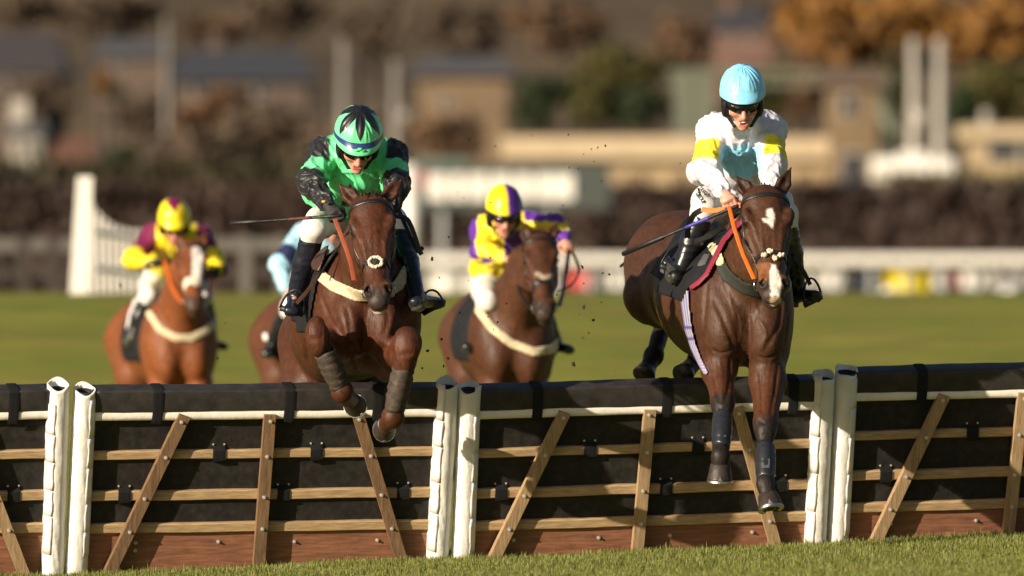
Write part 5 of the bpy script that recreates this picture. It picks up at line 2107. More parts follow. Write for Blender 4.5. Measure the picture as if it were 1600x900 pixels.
def gallop(px, py, d, yaw, poll, nose, ears, lead=0):
    T0 = P(px, py, d)
    y = math.radians(yaw)
    fw = np.array([math.sin(y), -math.cos(y), 0])
    sd = np.array([math.cos(y), math.sin(y), 0])
    up = np.array([0, 0, 1.])
    def o(s_, f_, u_):
        return T0 + sd * s_ + fw * f_ + up * u_
    J = dict(poll=poll, nose=nose, ears=ears, head_w=1.1,
             neck=[poll + (o(0, 0, .14) - poll) * .45 - fw * .05, o(0, -.05, .13)], neck_wh=[(.115, .19), (.195, .27)],
             trunk=[T0, o(0, -.68, .02), o(0, -1.25, .06), o(0, -1.68, .05)], trunk_wh=[(.24, .275), (.29, .30), (.26, .26), (.25, .27)],
             shoulder=[o(-.16, -.02, .03), o(.16, -.02, .03)], pec=[o(-.10, .15, -.10), o(.10, .15, -.10)],
             groove=[o(0, .36, .0), o(0, .30, -.26)],
             fore=[[o(-.13, .0, -.19), o(-.13, .30, -.42), o(-.13, .12, -.72), o(-.13, .03, -.79)],
                   [o(.13, .0, -.19), o(.13, .18, -.52), o(.13, .30, -.82), o(.13, .36, -.88)]],
             hind=[[o(-.14, -1.68, .02), o(-.15, -1.45, -.22), o(-.14, -1.85, -.50), o(-.14, -1.72, -.84), o(-.14, -1.64, -.92)],
                   [o(.14, -1.68, .02), o(.15, -1.30, -.22), o(.14, -1.50, -.55), o(.14, -1.25, -.84), o(.14, -1.15, -.92)]])
    if lead:
        J['fore'] = J['fore'][::-1]
        J['fore'] = [[p + sd * (-.26 if i == 0 else .26) for p in l] for i, l in enumerate(J['fore'])]
    return J, o


def rider(px_, d):
    g = lambda k, dd: [P(*q, d + dd) for q in px_[k]]
    return dict(head=P(*px_['head'], d - .22), neck=P(*px_['neck'], d + .16), waist=P(*px_['waist'], d + .62), sh=g('sh', .24), el=g('el', .05),
                wr=g('wr', -.12), hand=[P(*q, d - .17) for q in px_['hand']], hip=g('hip', .85), kn=g('kn', .33), an=g('an', .55),
                toe=g('toe', .40), back=[np.array([-.15, -.75, .55]), np.array([.2, -.7, .6])], thumb=[np.array([.85, -.1, .2]), np.array([-.85, -.1, .2])],
                sole=[np.array([-.2, -.8, -.6]), np.array([.2, -.7, -.7])], pitch=px_.get('pitch', 30), yaw=px_.get('yaw', 0), cap=1.1, scale=1.1, seed=px_.get('seed', 2))


YEL, PUR, MAR, SKY, NAVY = (.80, .62, .012), (.10, .018, .26), (.16, .010, .055), (.36, .62, .76), (.012, .016, .07)


def silk_quarters(V, N, J):
    c = np.tile(np.array(YEL), (len(V), 1))
    for q in (0, 1):
        m = sleeve_mask(V, J, q)
        o = J['sh'][q]
        a = unit(J['el'][q] - J['sh'][q])
        w = V - o
        x = w - (w @ a)[:, None] * a
        ang = np.arctan2(x[:, 2], x[:, 0])
        st_ = (np.cos(ang * 2 + (0.6 if q == 0 else 2.2)) > .15).astype(float)
        lerp_to(c, m * st_, PUR)
    mid = J['neck'] + (J['waist'] - J['neck']) * .5
    lerp_to(c, ((V[:, 0] > mid[0] + .02) & (V[:, 2] < mid[2] + .1)).astype(float), PUR)
    return c


def silk_maroon(V, N, J):
    c = np.tile(np.array(YEL), (len(V), 1))
    for q in (0, 1):
        m = sleeve_mask(V, J, q)
        bm, u, d = bands(V, J['sh'][q], J['el'][q], -.4, .80)
        lerp_to(c, bm * m, MAR)
    return c


def silk_sky(V, N, J):
    c = np.tile(np.array(SKY), (len(V), 1))
    for q in (0, 1):
        bm, u, d = bands(V, J['sh'][q], J['el'][q], .55, .95)
        lerp_to(c, bm * sleeve_mask(V, J, q), NAVY)
    return c


def simple_tack(B, root, girth_line, d, cloth_m, seat_u, reinm, J, fleece):
    shell(B, 'breast_girth', root, .016, lambda x, y, z: np.maximum(line_d(girth_line, x, z) - .028, y - (d + .45)), M_cream_web, B['T'][0] - .6, B['T'][0] + .6)
    T, fw, up = B['T'], B['fw'], B['up']
    def reg(x, y, z):
        px, py, pz = x - T[0][0], y - T[0][1], z - T[0][2]
        fc = px * fw[0] + py * fw[1] + pz * fw[2]
        uc = px * up[0] + py * up[1] + pz * up[2]
        return np.maximum(np.maximum(-.84 - fc, fc + .20), -.13 - uc)
    shell(B, 'saddle_cloth', root, .020, reg, cloth_m, T[1] - .7, T[1] + .7)
    bridle(B, root, J, d, (.10, -.03), None, .66, M_fleece if fleece else M_leather, .055 if fleece else .03)
    for q in (0, 1):
        a = B['H'](.84, (-.085, .085)[q], -.05)
        b = J['wr_'][q]
        rein(root, 'rein', [a, (a + b) / 2 + np.array([0, 0, -.05]), b], .024, reinm)
    tail(root, B, J, 2)
    for q in (0, 1):
        hoof(root, J['fore'][q][2], J['fore'][q][3])
        hoof(root, J['hind'][q][3], J['hind'][q][4])


# yellow and purple
dC = 70.0
JC, oC = gallop(800, 535, dC, 4, P(842, 372, dC - .55), P(852, 492, dC - .92), [P(815, 352, dC - .5), P(872, 346, dC - .5)])
horseC = thing('racehorse', 'brown horse between the two hero horses behind the hurdle with cream breast girth', 'horse', (JC['trunk'][1][0], JC['trunk'][1][1], 0.0), group='horses racing over the hurdles')
horseC['label'] = 'brown horse galloping behind the hurdle between the two leading horses'
BC = horse_body(JC, .014, horseC, (.060, .021, .0095), [
    (lambda x, z: line_d(XZ([(838, 428), (850, 434), (862, 430)], dC - .8), x, z) - .012, (.35, .27, .2), dC - .4)], [.5, .5])
RCp = dict(head=(787, 333), neck=(791, 356), waist=(775, 415), sh=[(757, 358), (824, 352)], el=[(752, 392), (868, 352)], wr=[(788, 402), (884, 372)],
           hand=[(800, 408), (889, 390)], hip=[(762, 440), (800, 440)], kn=[(762, 470), (838, 470)], an=[(738, 530), (868, 535)], toe=[(732, 540), (890, 542)], pitch=22, yaw=8, seed=4)
JCr = rider(RCp, dC)
JC['wr_'] = JCr['hand']
simple_tack(BC, horseC, XZ([(748, 485), (768, 512), (800, 537), (835, 550), (862, 546), (880, 528)], dC - .3), dC, M_black_cloth, 0, M_leather, JC, False)
jockC = thing('person', 'jockey in yellow and purple silks with one arm raised behind the hurdle', 'jockey', JCr['hip'][0], group='jockeys racing over the hurdles')
clear_of(JCr, BC)
jockey(jockC, JCr, dict(silk=silk_quarters, cap=lambda ph, t: PUR if math.sin(ph) > .1 else YEL), fine=False)
wa, wb = P(890, 388, dC - .1), P(868, 455, dC - .1)
wm = spline([wa, P(905, 420, dC - .1), P(893, 445, dC - .1), wb], 6)
wo = MB()
wo.tube(wm, [.010] * 8 + [.006] * (len(wm) - 8), 6)
rest_at(tag(wo.build('whip', M_whip, None, smooth=True), 'whip in the raised hand of the yellow and purple jockey', 'whip', 'riding whips'), wa)

# yellow and maroon
dD = 79.0
JD, oD = gallop(280, 540, dD, 8, P(298, 384, dD - .55), P(304, 480, dD - .95), [P(275, 366, dD - .5), P(322, 362, dD - .5)], 1)
horseD = thing('racehorse', 'bright chestnut horse with white blaze galloping at the far left', 'horse', (JD['trunk'][1][0], JD['trunk'][1][1], 0.0), group='horses racing over the hurdles')
BD = horse_body(JD, .014, horseD, (.165, .050, .016), [
    (lambda x, z: line_d(XZ([(307, 392), (309, 415), (308, 438)], dD - .7), x, z) - .034, WHITE * 1.1, dD - .3)], [.6, .6])
RDp = dict(head=(272, 348), neck=(276, 366), waist=(266, 410), sh=[(240, 368), (312, 368)], el=[(208, 405), (334, 404)], wr=[(240, 412), (342, 425)],
           hand=[(256, 406), (330, 428)], hip=[(248, 430), (290, 430)], kn=[(232, 462), (318, 462)], an=[(204, 530), (330, 530)], toe=[(198, 540), (350, 538)], pitch=34, yaw=2, seed=6)
JDr = rider(RDp, dD)
JD['wr_'] = JDr['hand']
simple_tack(BD, horseD, XZ([(232, 490), (250, 515), (275, 528), (300, 528), (320, 518), (340, 500)], dD - .3), dD, M_black_cloth, 0, M_orange, JD, True)
numd = XZ([(204, 466), (213, 464), (208, 512), (197, 516)], dD + .6)
shell(BD, 'number_cloth', horseD, .034, lambda x, y, z: np.maximum(poly_sd(numd, x, z), y - dD - 1.4), M_white_cloth, BD['T'][1] - .9, BD['T'][1] + .9)
jockD = thing('person', 'jockey in yellow silks with maroon sleeves on the chestnut horse', 'jockey', JDr['hip'][0], group='jockeys racing over the hurdles')
clear_of(JDr, BD)
jockey(jockD, JDr, dict(silk=silk_maroon, cap=lambda ph, t: MAR if t < .30 + .20 * max(0, 1 - abs(math.atan2(math.sin(ph), math.cos(ph))) / .5) else YEL), fine=False)
gloves(jockD, JDr, (0, 1), .01)

# sky blue, mostly hidden by the leading horse
dE = 76.0
JE, oE = gallop(528, 540, dE, 10, P(542, 385, dE - .55), P(550, 482, dE - .95), [P(522, 366, dE - .5), P(567, 366, dE - .5)])
horseE = thing('racehorse', 'brown horse mostly hidden behind the leading horse on the left', 'horse', (JE['trunk'][1][0], JE['trunk'][1][1], 0.0), group='horses racing over the hurdles')
BE = horse_body(JE, .014, horseE, (.085, .030, .013), [], [.5, .5])
REp = dict(head=(522, 345), neck=(518, 364), waist=(505, 415), sh=[(476, 368), (556, 368)], el=[(437, 412), (575, 410)], wr=[(446, 452), (560, 440)],
           hand=[(468, 462), (545, 448)], hip=[(480, 435), (530, 435)], kn=[(455, 480), (560, 465)], an=[(425, 540), (570, 530)], toe=[(418, 550), (588, 540)], pitch=34, yaw=2, seed=9)
JEr = rider(REp, dE)
JE['wr_'] = JEr['hand']
simple_tack(BE, horseE, XZ([(478, 492), (503, 517), (528, 530), (563, 522)], dE - .3), dE, M_black_cloth, 0, M_leather, JE, False)
num = XZ([(408, 522), (417, 519), (421, 533), (412, 535)], dE + 1)
shell(BE, 'number_cloth', horseE, .035, lambda x, y, z: np.maximum(poly_sd(num, x, z), y - dE - 1.6), M_white_cloth, BE['T'][2] - .8, BE['T'][2] + .8)
jockE = thing('person', 'jockey in sky blue silks with a navy armband behind the leading left horse', 'jockey', JEr['hip'][0], group='jockeys racing over the hurdles')
clear_of(JEr, BE)
jockey(jockE, JEr, dict(silk=silk_sky, cap=lambda ph, t: SKY), fine=False)
# ------------------------------------------------------------------ the racecourse and the hillside behind
SHIFT = 0.0
M_white_pl = mat('white_plastic', (.74, .70, .64), .45, var=.08, vscale=3)
M_grey_pl = mat('grey_plastic', (.40, .40, .40), .5, var=.1)
M_dark_board = mat('navy_board', (.012, .016, .030), .5, var=.2)
M_yellow_board = mat('yellow_board', (.72, .56, .02), .5, var=.1)
M_red_board = mat('red_board', (.62, .10, .09), .5, var=.1)
M_dark_wood = mat('tarred_wood', (.035, .026, .022), .8, var=.3)
M_pale_wood = mat('weathered_rail', (.11, .098, .085), .7, var=.2)
M_cream = mat('cream_render', (.34, .25, .145), .8, var=.15, vscale=.5)
M_cream_l = mat('pale_render', (.44, .34, .22), .8, var=.12, vscale=.5)
M_tan = mat('tan_brick', (.155, .105, .06), .85, var=.2, vscale=.4)
M_window = mat('dark_window', (.012, .016, .026), .6, spec=.2)
M_slate = mat('slate_roof', (.050, .050, .056), .6, var=.2, vscale=.6)
M_slate_l = mat('pale_slate_roof', (.085, .08, .08), .6, var=.2, vscale=.6)
M_tile = mat('orange_tile_roof', (.17, .075, .045), .7, var=.2, vscale=.6)
M_green_paint = mat('pale_green_paint', (.115, .125, .088), .6, var=.15)
M_brown_wall = mat('brown_wall', (.09, .062, .046), .8, var=.2)
M_white_wall = mat('white_wall', (.34, .31, .27), .8, var=.1)
M_bark = mat('bark', (.06, .045, .033), .9, var=.3)
M_leaf = mat('foliage', None, .7, attr=True, var=.25, vscale=2, spec=.2)


def gz(x, y):
    return float(ground_z(np.array([x]), np.array([y]))[0])


def rect(px0, py0, px1, py1, d, depth=0):
    """lower-left and upper-right corners of a wall that the photo shows between these spots"""
    a, b = P(px0, py1, d), P(px1, py0, d)
    return a, b


def box_part(name, px0, py0, px1, py1, d, depth, m, parent, down=None):
    a, b = rect(px0, py0, px1, py1, d)
    z0 = a[2] if down is None else down
    return MB().box((a[0], d, z0), (b[0], d + depth, b[2])).build(name, m, parent)


def leaves(c, r, n, size, cols, rs, flat=.8):
    """many small leaf faces spread through a lumpy crown"""
    k = max(6, n // 60)
    cl = rs.normal(0, 1, (k, 3))
    cl = cl / np.linalg.norm(cl, axis=1, keepdims=True) * rs.uniform(.25, .85, (k, 1)) * r
    idx = rs.integers(0, k, n)
    p = c + cl[idx] + rs.normal(0, .22, (n, 3)) * r
    a = rs.normal(0, 1, (n, 3))
    a /= np.linalg.norm(a, axis=1, keepdims=True)
    b = np.cross(a, rs.normal(0, 1, (n, 3)))
    b /= np.linalg.norm(b, axis=1, keepdims=True)
    s = size * rs.uniform(.6, 1.4, (n, 1))
    V = np.stack([p - a * s, p + b * s * .5, p + a * s, p - b * s * .5], 1).reshape(-1, 3)
    F = np.arange(4 * n).reshape(-1, 4)
    tone = rs.uniform(.8, 1.18, k)[idx] * rs.uniform(.8, 1.2, n)
    mix = rs.uniform(0, 1, k)[idx][:, None]
    C = (np.array(cols[0]) * (1 - mix) + np.array(cols[1]) * mix) * tone[:, None]
    return V, F, np.repeat(C, 4, 0)


def tree(label, px, py_top, py_bot, d, wpx, cols, seed, n=420, group='trees on the hillside', name='tree', bare=False):
    rs = np.random.default_rng(seed)
    top, bot = P(px, py_top, d), P(px, py_bot, d)
    x = top[0]
    zg = min(gz(x, d), bot[2])
    ht = top[2] - zg
    w = wpx * K * d / 2
    root = thing(name, label, 'tree', (x, d, zg), group=group)
    crown_h = (top[2] - bot[2])
    c = np.array([x, d, bot[2] + crown_h * .5])
    t = MB()
    base = np.array([x, d, zg - .3])
    t.tube([base, base + (c - base) * .5 + np.array([w * .05, 0, 0]), c, c + np.array([0, 0, crown_h * .3])], [ht * .035, ht * .028, ht * .02, ht * .006], 7)
    for i in range(7):
        a = rs.uniform(0, 6.28)
        st_ = base + (c - base) * rs.uniform(.6, 1.1)
        e = st_ + np.array([math.cos(a) * w * .7, math.sin(a) * w * .7, crown_h * rs.uniform(.1, .4)])
        t.tube([st_, (st_ + e) / 2 + np.array([0, 0, crown_h * .04]), e], [ht * .012, ht * .009, ht * .003], 5)
    t.build('trunk', M_bark, root, smooth=True)
    V, F, C = leaves(c, np.array([w, w, crown_h / 2]) * .85, n, max(w, crown_h / 2) * .13, cols, rs)
    add('crown', V, F, M_leaf, root, C, smooth=False)
    return root


# running rail and advertising boards along the far side
d = 300.0
zb = gz(0, d)
px_edges = [(655, 760), (760, 870), (870, 990), (990, 1115), (1115, 1235), (1235, 1338), (1338, 1380), (1380, 1450), (1450, 1575), (1575, 1720)]
names = ['white trackside board left of the yellow and purple jockey', 'white trackside board hidden by the yellow and purple jockey',
         'trackside board with white letters right of the yellow and purple jockey', 'trackside board with white letters behind the right horse rump',
         'trackside board with white letters behind the right horse chest', 'trackside board with white letters right of the right jockey boot',
         'plain dark trackside board left of the yellow one', 'yellow trackside board between dark ones',
         'dark trackside board with a red letter right of the yellow one', 'dark trackside board cut by the right edge']
for i, (x0, x1) in enumerate(px_edges):
    a, b = rect(x0, 422, x1, 464, d)
    o = thing('advertising_board', names[i], 'board', ((a[0] + b[0]) / 2, d, zb), group='boards along the far rail')
    m = M_white_pl if i < 2 else (M_yellow_board if i == 7 else M_dark_board)
    MB().box((a[0] + .03, d, zb), (b[0] - .03, d + .08, b[2])).build('panel', m, o)
    rs = np.random.default_rng(50 + i)
    if i >= 2 and i not in (6,):
        # blurred lettering: only the strokes' rhythm can be read
        x = a[0] + .18
        k = 0
        while x < b[0] - .25:
            w = rs.uniform(.22, .32)
            red = (i == 8 and k == 1) or (i == 2 and k == 0)
            if i == 2 and k == 0:
                w = .75
            mm = M_red_board if red else (M_dark_board if i == 7 else M_white_pl)
            lm = MB()
            if i == 7:
                lm.box((x, d - .02, zb + .25), (x + .03, d, b[2] - .2))
            else:
                lm.box((x, d - .02, zb + .20), (x + w, d, b[2] - .07))
            lm.build('letter_block', mm, o)
            x += w + (rs.uniform(.07, .11) if i != 7 else .35)
            k += 1
RAIL_AT = ['behind the boot of the green jockey', 'left of the yellow and purple jockey', 'touching the arm of the yellow and purple jockey', 'behind the yellow and purple jockey', 'behind the brown horse head',
           'right of the raised whip hand', 'second to the right of the raised whip hand', 'third to the right of the raised whip hand', 'left of the right horse rump', 'behind the right horse rump', 'behind the right jockey left boot',
           'behind the right horse neck', 'behind the right horse head', 'just right of the right horse head', 'above the last white letters before the yellow board', 'above the plain dark board', 'above the left half of the yellow board',
           'above the right half of the yellow board', 'above the red letter', 'third from the right edge', 'second from the right edge', 'at the right edge']
for i in range(22):
    x0 = 640 + i * 55
    a, b = rect(x0, 398, x0 + 55, 414, d - .5)
    o = thing('running_rail', 'length of white running rail ' + RAIL_AT[i], 'rail', ((a[0] + b[0]) / 2, d - .5, zb), group='lengths of running rail on the far side')
    MB().box((a[0] + .01, d - .5, a[2]), (b[0] - .01, d - .36, b[2]), .05).build('rail', M_white_pl, o)
    MB().box((a[0] + .05, d - .3, zb - .2), (a[0] + .17, d - .2, a[2] + .1)).build('post', M_grey_pl, o)
for i, px in enumerate((1390, 1577)):  # white balls on stems, added in place of small specular glints
    p = P(px, 466, 240)
    zg_ = gz(p[0], 240)
    m = MB()
    m.ball((p[0], 240, p[2]), .24, 14, 10)
    m.tube([(p[0], 240, zg_ - .2), (p[0], 240, p[2] - .1)], .05, 8)
    tag(m.build('glint_ball', M_white_pl, None, smooth=True), ('white ball standing in for a blurred glint below the yellow board', 'white ball standing in for a blurred glint near the right edge')[i], 'glint_ball', 'white balls standing in for glints')

# left: the rail beyond the wing, dark fence posts under it
d = 185.0
for j, (x0, x1) in enumerate(((-60, 36), (36, 82), (82, 150), (325, 384), (384, 440), (440, 500))):
    a, b = rect(x0, 372, x1, 394, d)
    zg_ = gz(a[0], d)
    lab = ('length of pale rail at the left edge of the photo', 'middle length of pale rail left of the white wing', 'length of pale rail touching the white wing post', 'length of pale rail just right of the chestnut horse', 'length of pale rail behind the end of the level whip', 'length of pale rail hidden behind the sky blue jockey')[j]
    o = thing('paddock_rail', lab, 'rail', (a[0], d, zg_), group='pale rails left of the white wing' if j < 3 else 'pale rails behind the left horses')
    MB().box((a[0] + .08, d, a[2]), (b[0] - .08, d + .08, b[2]), .03).build('rail', M_pale_wood, o)
    MB().box((b[0] - .09, d - .02, zg_ - 1), (b[0] + .09, d + .15, b[2] + .04)).build('post', M_dark_wood if j < 3 else M_pale_wood, o)
    MB().box((a[0] + .08, d + .02, a[2] - .42), (b[0] - .08, d + .07, a[2] - .26)).build('lower_rail', M_dark_wood, o)

# the white wing of the next hurdle: a tall post and slats curving down towards the jump
d = 114.0
pb, pt = P(124, 458, d), P(131, 276, d)
zg_ = gz(pb[0], d)
wing = thing('hurdle_wing', 'white hurdle wing with a tall post and slats falling away to the right', 'wing', (pb[0], d, zg_))
m = MB()
m.put([(pb[0] - .105, d, zg_ - .1), (pb[0] + .095, d, zg_ - .1), (pt[0] + .085, d, pt[2]), (pt[0] - .065, d, pt[2]),
       (pb[0] - .095, d + .10, zg_ - .1), (pb[0] + .105, d + .10, zg_ - .1), (pt[0] + .085, d + .10, pt[2]), (pt[0] - .065, d + .10, pt[2])],
      [(0, 1, 2, 3), (5, 4, 7, 6), (1, 5, 6, 2), (4, 0, 3, 7), (3, 2, 6, 7), (4, 5, 1, 0)])
m.build('post', M_white_pl, wing)
for i in range(9):
    t = i / 8
    dd = d + .5 + t * 9
    xb = 149 + 84 * t
    top = 318 + 42 * (1 - (1 - t) ** 3)
    a, b = P(xb, 456, dd), P(xb - 3, top, dd)
    dv = np.array([P(233, 456, d + 9.5)[0] - P(149, 456, d + .5)[0], 9.0, 0])
    dv = dv / np.linalg.norm(dv) * .07
    nv_ = np.array([.03, -.002, 0])
    zz = gz(a[0], dd) - .1
    q = [np.array([a[0], dd, zz]), np.array([a[0], dd, zz]) + dv, np.array([b[0], dd, b[2] - .05]) + dv, np.array([b[0], dd, b[2]])]
    s = MB().put(q + [v - nv_ for v in q], [(0, 1, 2, 3), (7, 6, 5, 4), (0, 4, 5, 1), (1, 5, 6, 2), (2, 6, 7, 3), (3, 7, 4, 0)])
    s.build('slat', M_white_pl, wing)
for k, h_ in enumerate((.25, .62)):
    a = P(150, 456, d + .5)
    b = P(232, 456, d + 9.5)
    zz = gz(a[0], d)
    MB().tube([(a[0], d + .56, zz + h_), (b[0], d + 9.6, zz + h_ - .05)], .035, 6).build('cross_rail', M_white_pl, wing)
tb_, tt_ = P(640, 330, 290), P(640, 258, 290)
tag(MB().tube([(tb_[0], 290, gz(tb_[0], 290)), (tb_[0], 290, tt_[2])], .26, 10).build('post', M_white_pl, None, smooth=True), 'thick white post behind the green jockey elbow', 'post')

# hedges
def hedge(label, x0, x1, y0, d, cols, seed, n, depth=3.0):
    rs = np.random.default_rng(seed)
    a, b = P(x0, 470, d), P(x1, y0, d)
    zg_ = gz(0, d) - .3
    L = b[0] - a[0]
    root = thing('hedge', label, 'hedge', ((a[0] + b[0]) / 2, d, zg_), group=None)
    nx, V, F = 90, [], []
    for i in range(nx + 1):
        x = a[0] + L * i / nx
        hh = b[2] - zg_ + rs.uniform(-.18, .18)
        for y, z in ((0, 0), (-.25, hh * .5), (0.1, hh * .93), (depth * .5, hh), (depth, hh * .9), (depth + .2, 0)):
            V.append((x, d + y + rs.uniform(-.2, .2), zg_ + z))
    for i in range(nx):
        for j in range(5):
            F.append((i * 6 + j, i * 6 + 6 + j, i * 6 + 7 + j, i * 6 + 1 + j))
    F += [(5, 4, 3, 2, 1, 0), tuple(nx * 6 + j for j in range(6))]
    cc = np.array(cols[0]) * .95
    add('core', np.array(V), F, M_leaf, root, np.tile(cc, (len(V), 1)), smooth=False)
    p = np.stack([rs.uniform(a[0], b[0], n), d + rs.uniform(-.5, depth, n), zg_ + (b[2] - zg_) * rs.uniform(.05, 1.06, n)], -1)
    u = rs.normal(0, 1, (n, 3)) * np.array([.35, .35, 1])
    u /= np.linalg.norm(u, axis=1, keepdims=True)
    v = np.cross(u, rs.normal(0, 1, (n, 3)))
    v /= np.linalg.norm(v, axis=1, keepdims=True)
    s = rs.uniform(.2, .5, (n, 1))
    W = np.stack([p - u * s, p + v * s * .35, p + u * s, p - v * s * .35], 1).reshape(-1, 3)
    mx = sstep(-.3, .3, vnoise(p * np.array([.5, .5, .9]), seed))[:, None]
    C = (np.array(cols[0]) * (1 - mx) + np.array(cols[1]) * mx) * rs.uniform(.85, 1.15, (n, 1))
    tag(add('twigs', W, np.arange(4 * n).reshape(-1, 4), M_leaf, root, np.repeat(C, 4, 0), smooth=False), None, None, None, 'stuff')
    return root


hedge('long dark brown clipped hedge behind the running rail', -260, 1860, 302, 335, ((.044, .027, .022), (.054, .033, .026)), 3, 14000)
hedge('taller olive brown hedge behind the left half of the course', -260, 655, 264, 352, ((.033, .029, .013), (.048, .038, .019)), 4, 5000)
hedge('olive green hedge at the far right below the beige wall', 1395, 1860, 284, 346, ((.04, .036, .014), (.06, .05, .02)), 5, 2500)

# signs and poles
d = 330.0
a, b = rect(650, 262, 905, 322, d)
sg = thing('sign_board', 'long dark sign with big white letters beyond the yellow and purple jockey', 'sign', ((a[0] + b[0]) / 2, d, gz(a[0], d)))
MB().box((a[0] + .05, d, a[2] - .1), (b[0] + .9, d + .1, b[2] + .1)).build('panel', mat('grey_green_board', (.045, .055, .050), .7), sg)
for px in (690, 860):
    q = P(px, 322, d)
    MB().box((q[0] - .08, d + .1, gz(q[0], d)), (q[0] + .08, d + .25, q[2])).build('leg', M_grey_pl, sg)
x0_ = [(668, 700), (704, 728), (732, 764), (768, 800), (804, 832), (836, 862), (862, 898)]
for x0, x1 in x0_:
    p, q = rect(x0, 272, x1, 312, d)
    MB().box((p[0], d - .06, p[2]), (q[0] - .04, d, q[2])).build('letter_block', M_white_pl, sg)
p, q = rect(645, 268, 663, 290, d)
MB().box((p[0], d - .06, p[2]), (q[0], d, q[2])).build('letter_block', M_red_board, sg)


def pole(label, px, y_top, y_bot, d, r, m, ball=None):
    t, b = P(px, y_top, d), P(px, y_bot, d)
    z0 = min(gz(t[0], d), b[2]) - .2
    root = thing('pole', label, 'pole', (t[0], d, z0), group='tall pale poles')
    MB().tube([(t[0], d, z0), (t[0], d, (z0 + t[2]) / 2), (t[0], d, t[2])], [r * 1.15, r, r * .8], 10).build('shaft', m, root, smooth=True)
    if ball:
        c = P(ball[0], ball[1], d)
        MB().ball((c[0], d - .1, c[2]), ball[2], 12, 8).build('lamp', m, root, smooth=True)


M_pole = mat('galvanised_pole', (.17, .15, .13), .5, var=.1)
M_pole_w = mat('white_pole', (.34, .31, .27), .5, var=.1)
pole('thin pale pole in front of the slate roof on the left', 261, 28, 215, 480, .14, M_pole)
pole('pale pole left above the green jockey helmet', 537, 60, 200, 420, .19, M_pole)
pole('pale pole with a round lamp right above the green jockey helmet', 619, 95, 300, 400, .21, M_pole, (634, 182, .30))
pole('left white pole with a round lamp of the pair at the right', 1428, 60, 245, 380, .20, M_pole_w, (1437, 186, .34))
pole('right white pole of the pair at the right', 1468, 60, 245, 380, .20, M_pole_w)
pole('white pole by the beige wall at the far right', 1541, 172, 282, 400, .22, M_pole_w)

# buildings
def house(name, label, px0, px1, y_eave, y_roof, d, depth, m_wall, m_roof, wins=(), y_bot=None, over=.4, ridge=True, chimney=None):
    a, b = rect(px0, y_eave, px1, 450, d)
    z0 = min(gz(a[0], d), gz(b[0], d), P(0, y_bot or 450, d)[2]) - .5
    root = thing(name, label, 'building', ((a[0] + b[0]) / 2, d, z0))
    MB().box((a[0], d, z0), (b[0], d + depth, b[2])).build('wall', m_wall, root)
    rz = P(0, y_roof, d)[2]
    x0, x1, y0, y1 = a[0] - over, b[0] + over, d - over, d + depth + over
    e = b[2] - .05
    m = MB()
    if ridge:
        ym = d + depth / 2
        hip = min(1.5, (x1 - x0) * .15)
        m.put([(x0, y0, e), (x1, y0, e), (x1, y1, e), (x0, y1, e), (x0 + hip, ym, rz), (x1 - hip, ym, rz), (x0, y0, e + .12), (x1, y0, e + .12), (x1, y1, e + .12), (x0, y1, e + .12)],
              [(0, 3, 2, 1), (0, 1, 7, 6), (1, 2, 8, 7), (2, 3, 9, 8), (3, 0, 6, 9), (6, 7, 5, 4), (8, 9, 4, 5), (9, 6, 4), (7, 8, 5)])
    else:
        m.box((x0, y0, e + .002), (x1, y1, rz))
    rf = m.build('roof', m_roof, root)
    if chimney:
        q = P(chimney, 0, d)[0]
        MB().box((q - .35, d + depth / 2 - .4, rz - .8), (q + .35, d + depth / 2 + .4, rz + .9)).build('chimney', m_wall, rf)
    for (wx0, wy0, wx1, wy1) in wins:
        p, q = rect(wx0, wy0, wx1, wy1, d)
        f = MB().box((p[0] - .08, d - .06, p[2] - .08), (q[0] + .08, d - .004, q[2] + .08)).build('window', M_white_wall, root)
        MB().box((p[0], d - .08, p[2]), (q[0], d - .062, q[2])).build('pane', M_window, f)
    return root


# low cream pavilion with a dark gap under its parapet
pv = house('pavilion', 'long low cream pavilion with a pale parapet behind the right jockey', 810, 1318, 246, 214, 400, 9, M_cream, M_cream_l, (), 400, .6, False)
for x0 in range(840, 1300, 66):
    a, b = rect(x0, 262, x0 + 44, 296, 400)
    f = MB().box((a[0], 399.93, a[2]), (b[0], 399.99, b[2])).build('window', M_cream_l, pv)
    MB().box((a[0] + .12, 399.9, a[2] + .12), (b[0] - .12, 399.928, b[2] - .1)).build('pane', mat('tan_shutter', (.20, .135, .07), .7), f)
tower = house('tower', 'tan gate tower with a dark opening right of the right jockey', 1296, 1372, 132, 108, 398, 5, M_tan, M_brown_wall, ((1316, 150, 1334, 180), (1318, 240, 1346, 330)), 400, .3, False)
house('building', 'big tan block behind and right of the green jockey', 652, 792, 116, 84, 520, 12, M_tan, M_slate_l, ((690, 150, 700, 170),), 300, .5, True)
house('building', 'long slate roofed building at the upper left', 272, 480, 124, 72, 620, 14, M_brown_wall, M_slate, ((300, 130, 315, 150), (350, 130, 365, 150), (400, 130, 415, 150)), 200, .6, True, 330)
house('building', 'pale roofed shed left of the long slate roof', 152, 262, 88, 56, 640, 12, M_brown_wall, M_slate_l, ((180, 92, 195, 108),), 200, .5, True)
house('building', 'dark building at the upper left edge', -40, 88, 112, 44, 600, 14, M_brown_wall, mat('dark_tile_roof', (.055, .045, .045), .7), ((10, 120, 25, 140),), 260, .5, True)
house('cottage', 'small white cottage at the left edge', 18, 64, 208, 188, 440, 7, M_white_wall, M_slate_l, ((28, 222, 36, 240), (46, 222, 54, 240)), 300, .3, True, 24)
house('cottage', 'cottage with an orange tiled roof left of the wing post', 88, 140, 250, 214, 430, 7, M_brown_wall, M_tile, ((100, 254, 108, 266),), 300, .3, True)
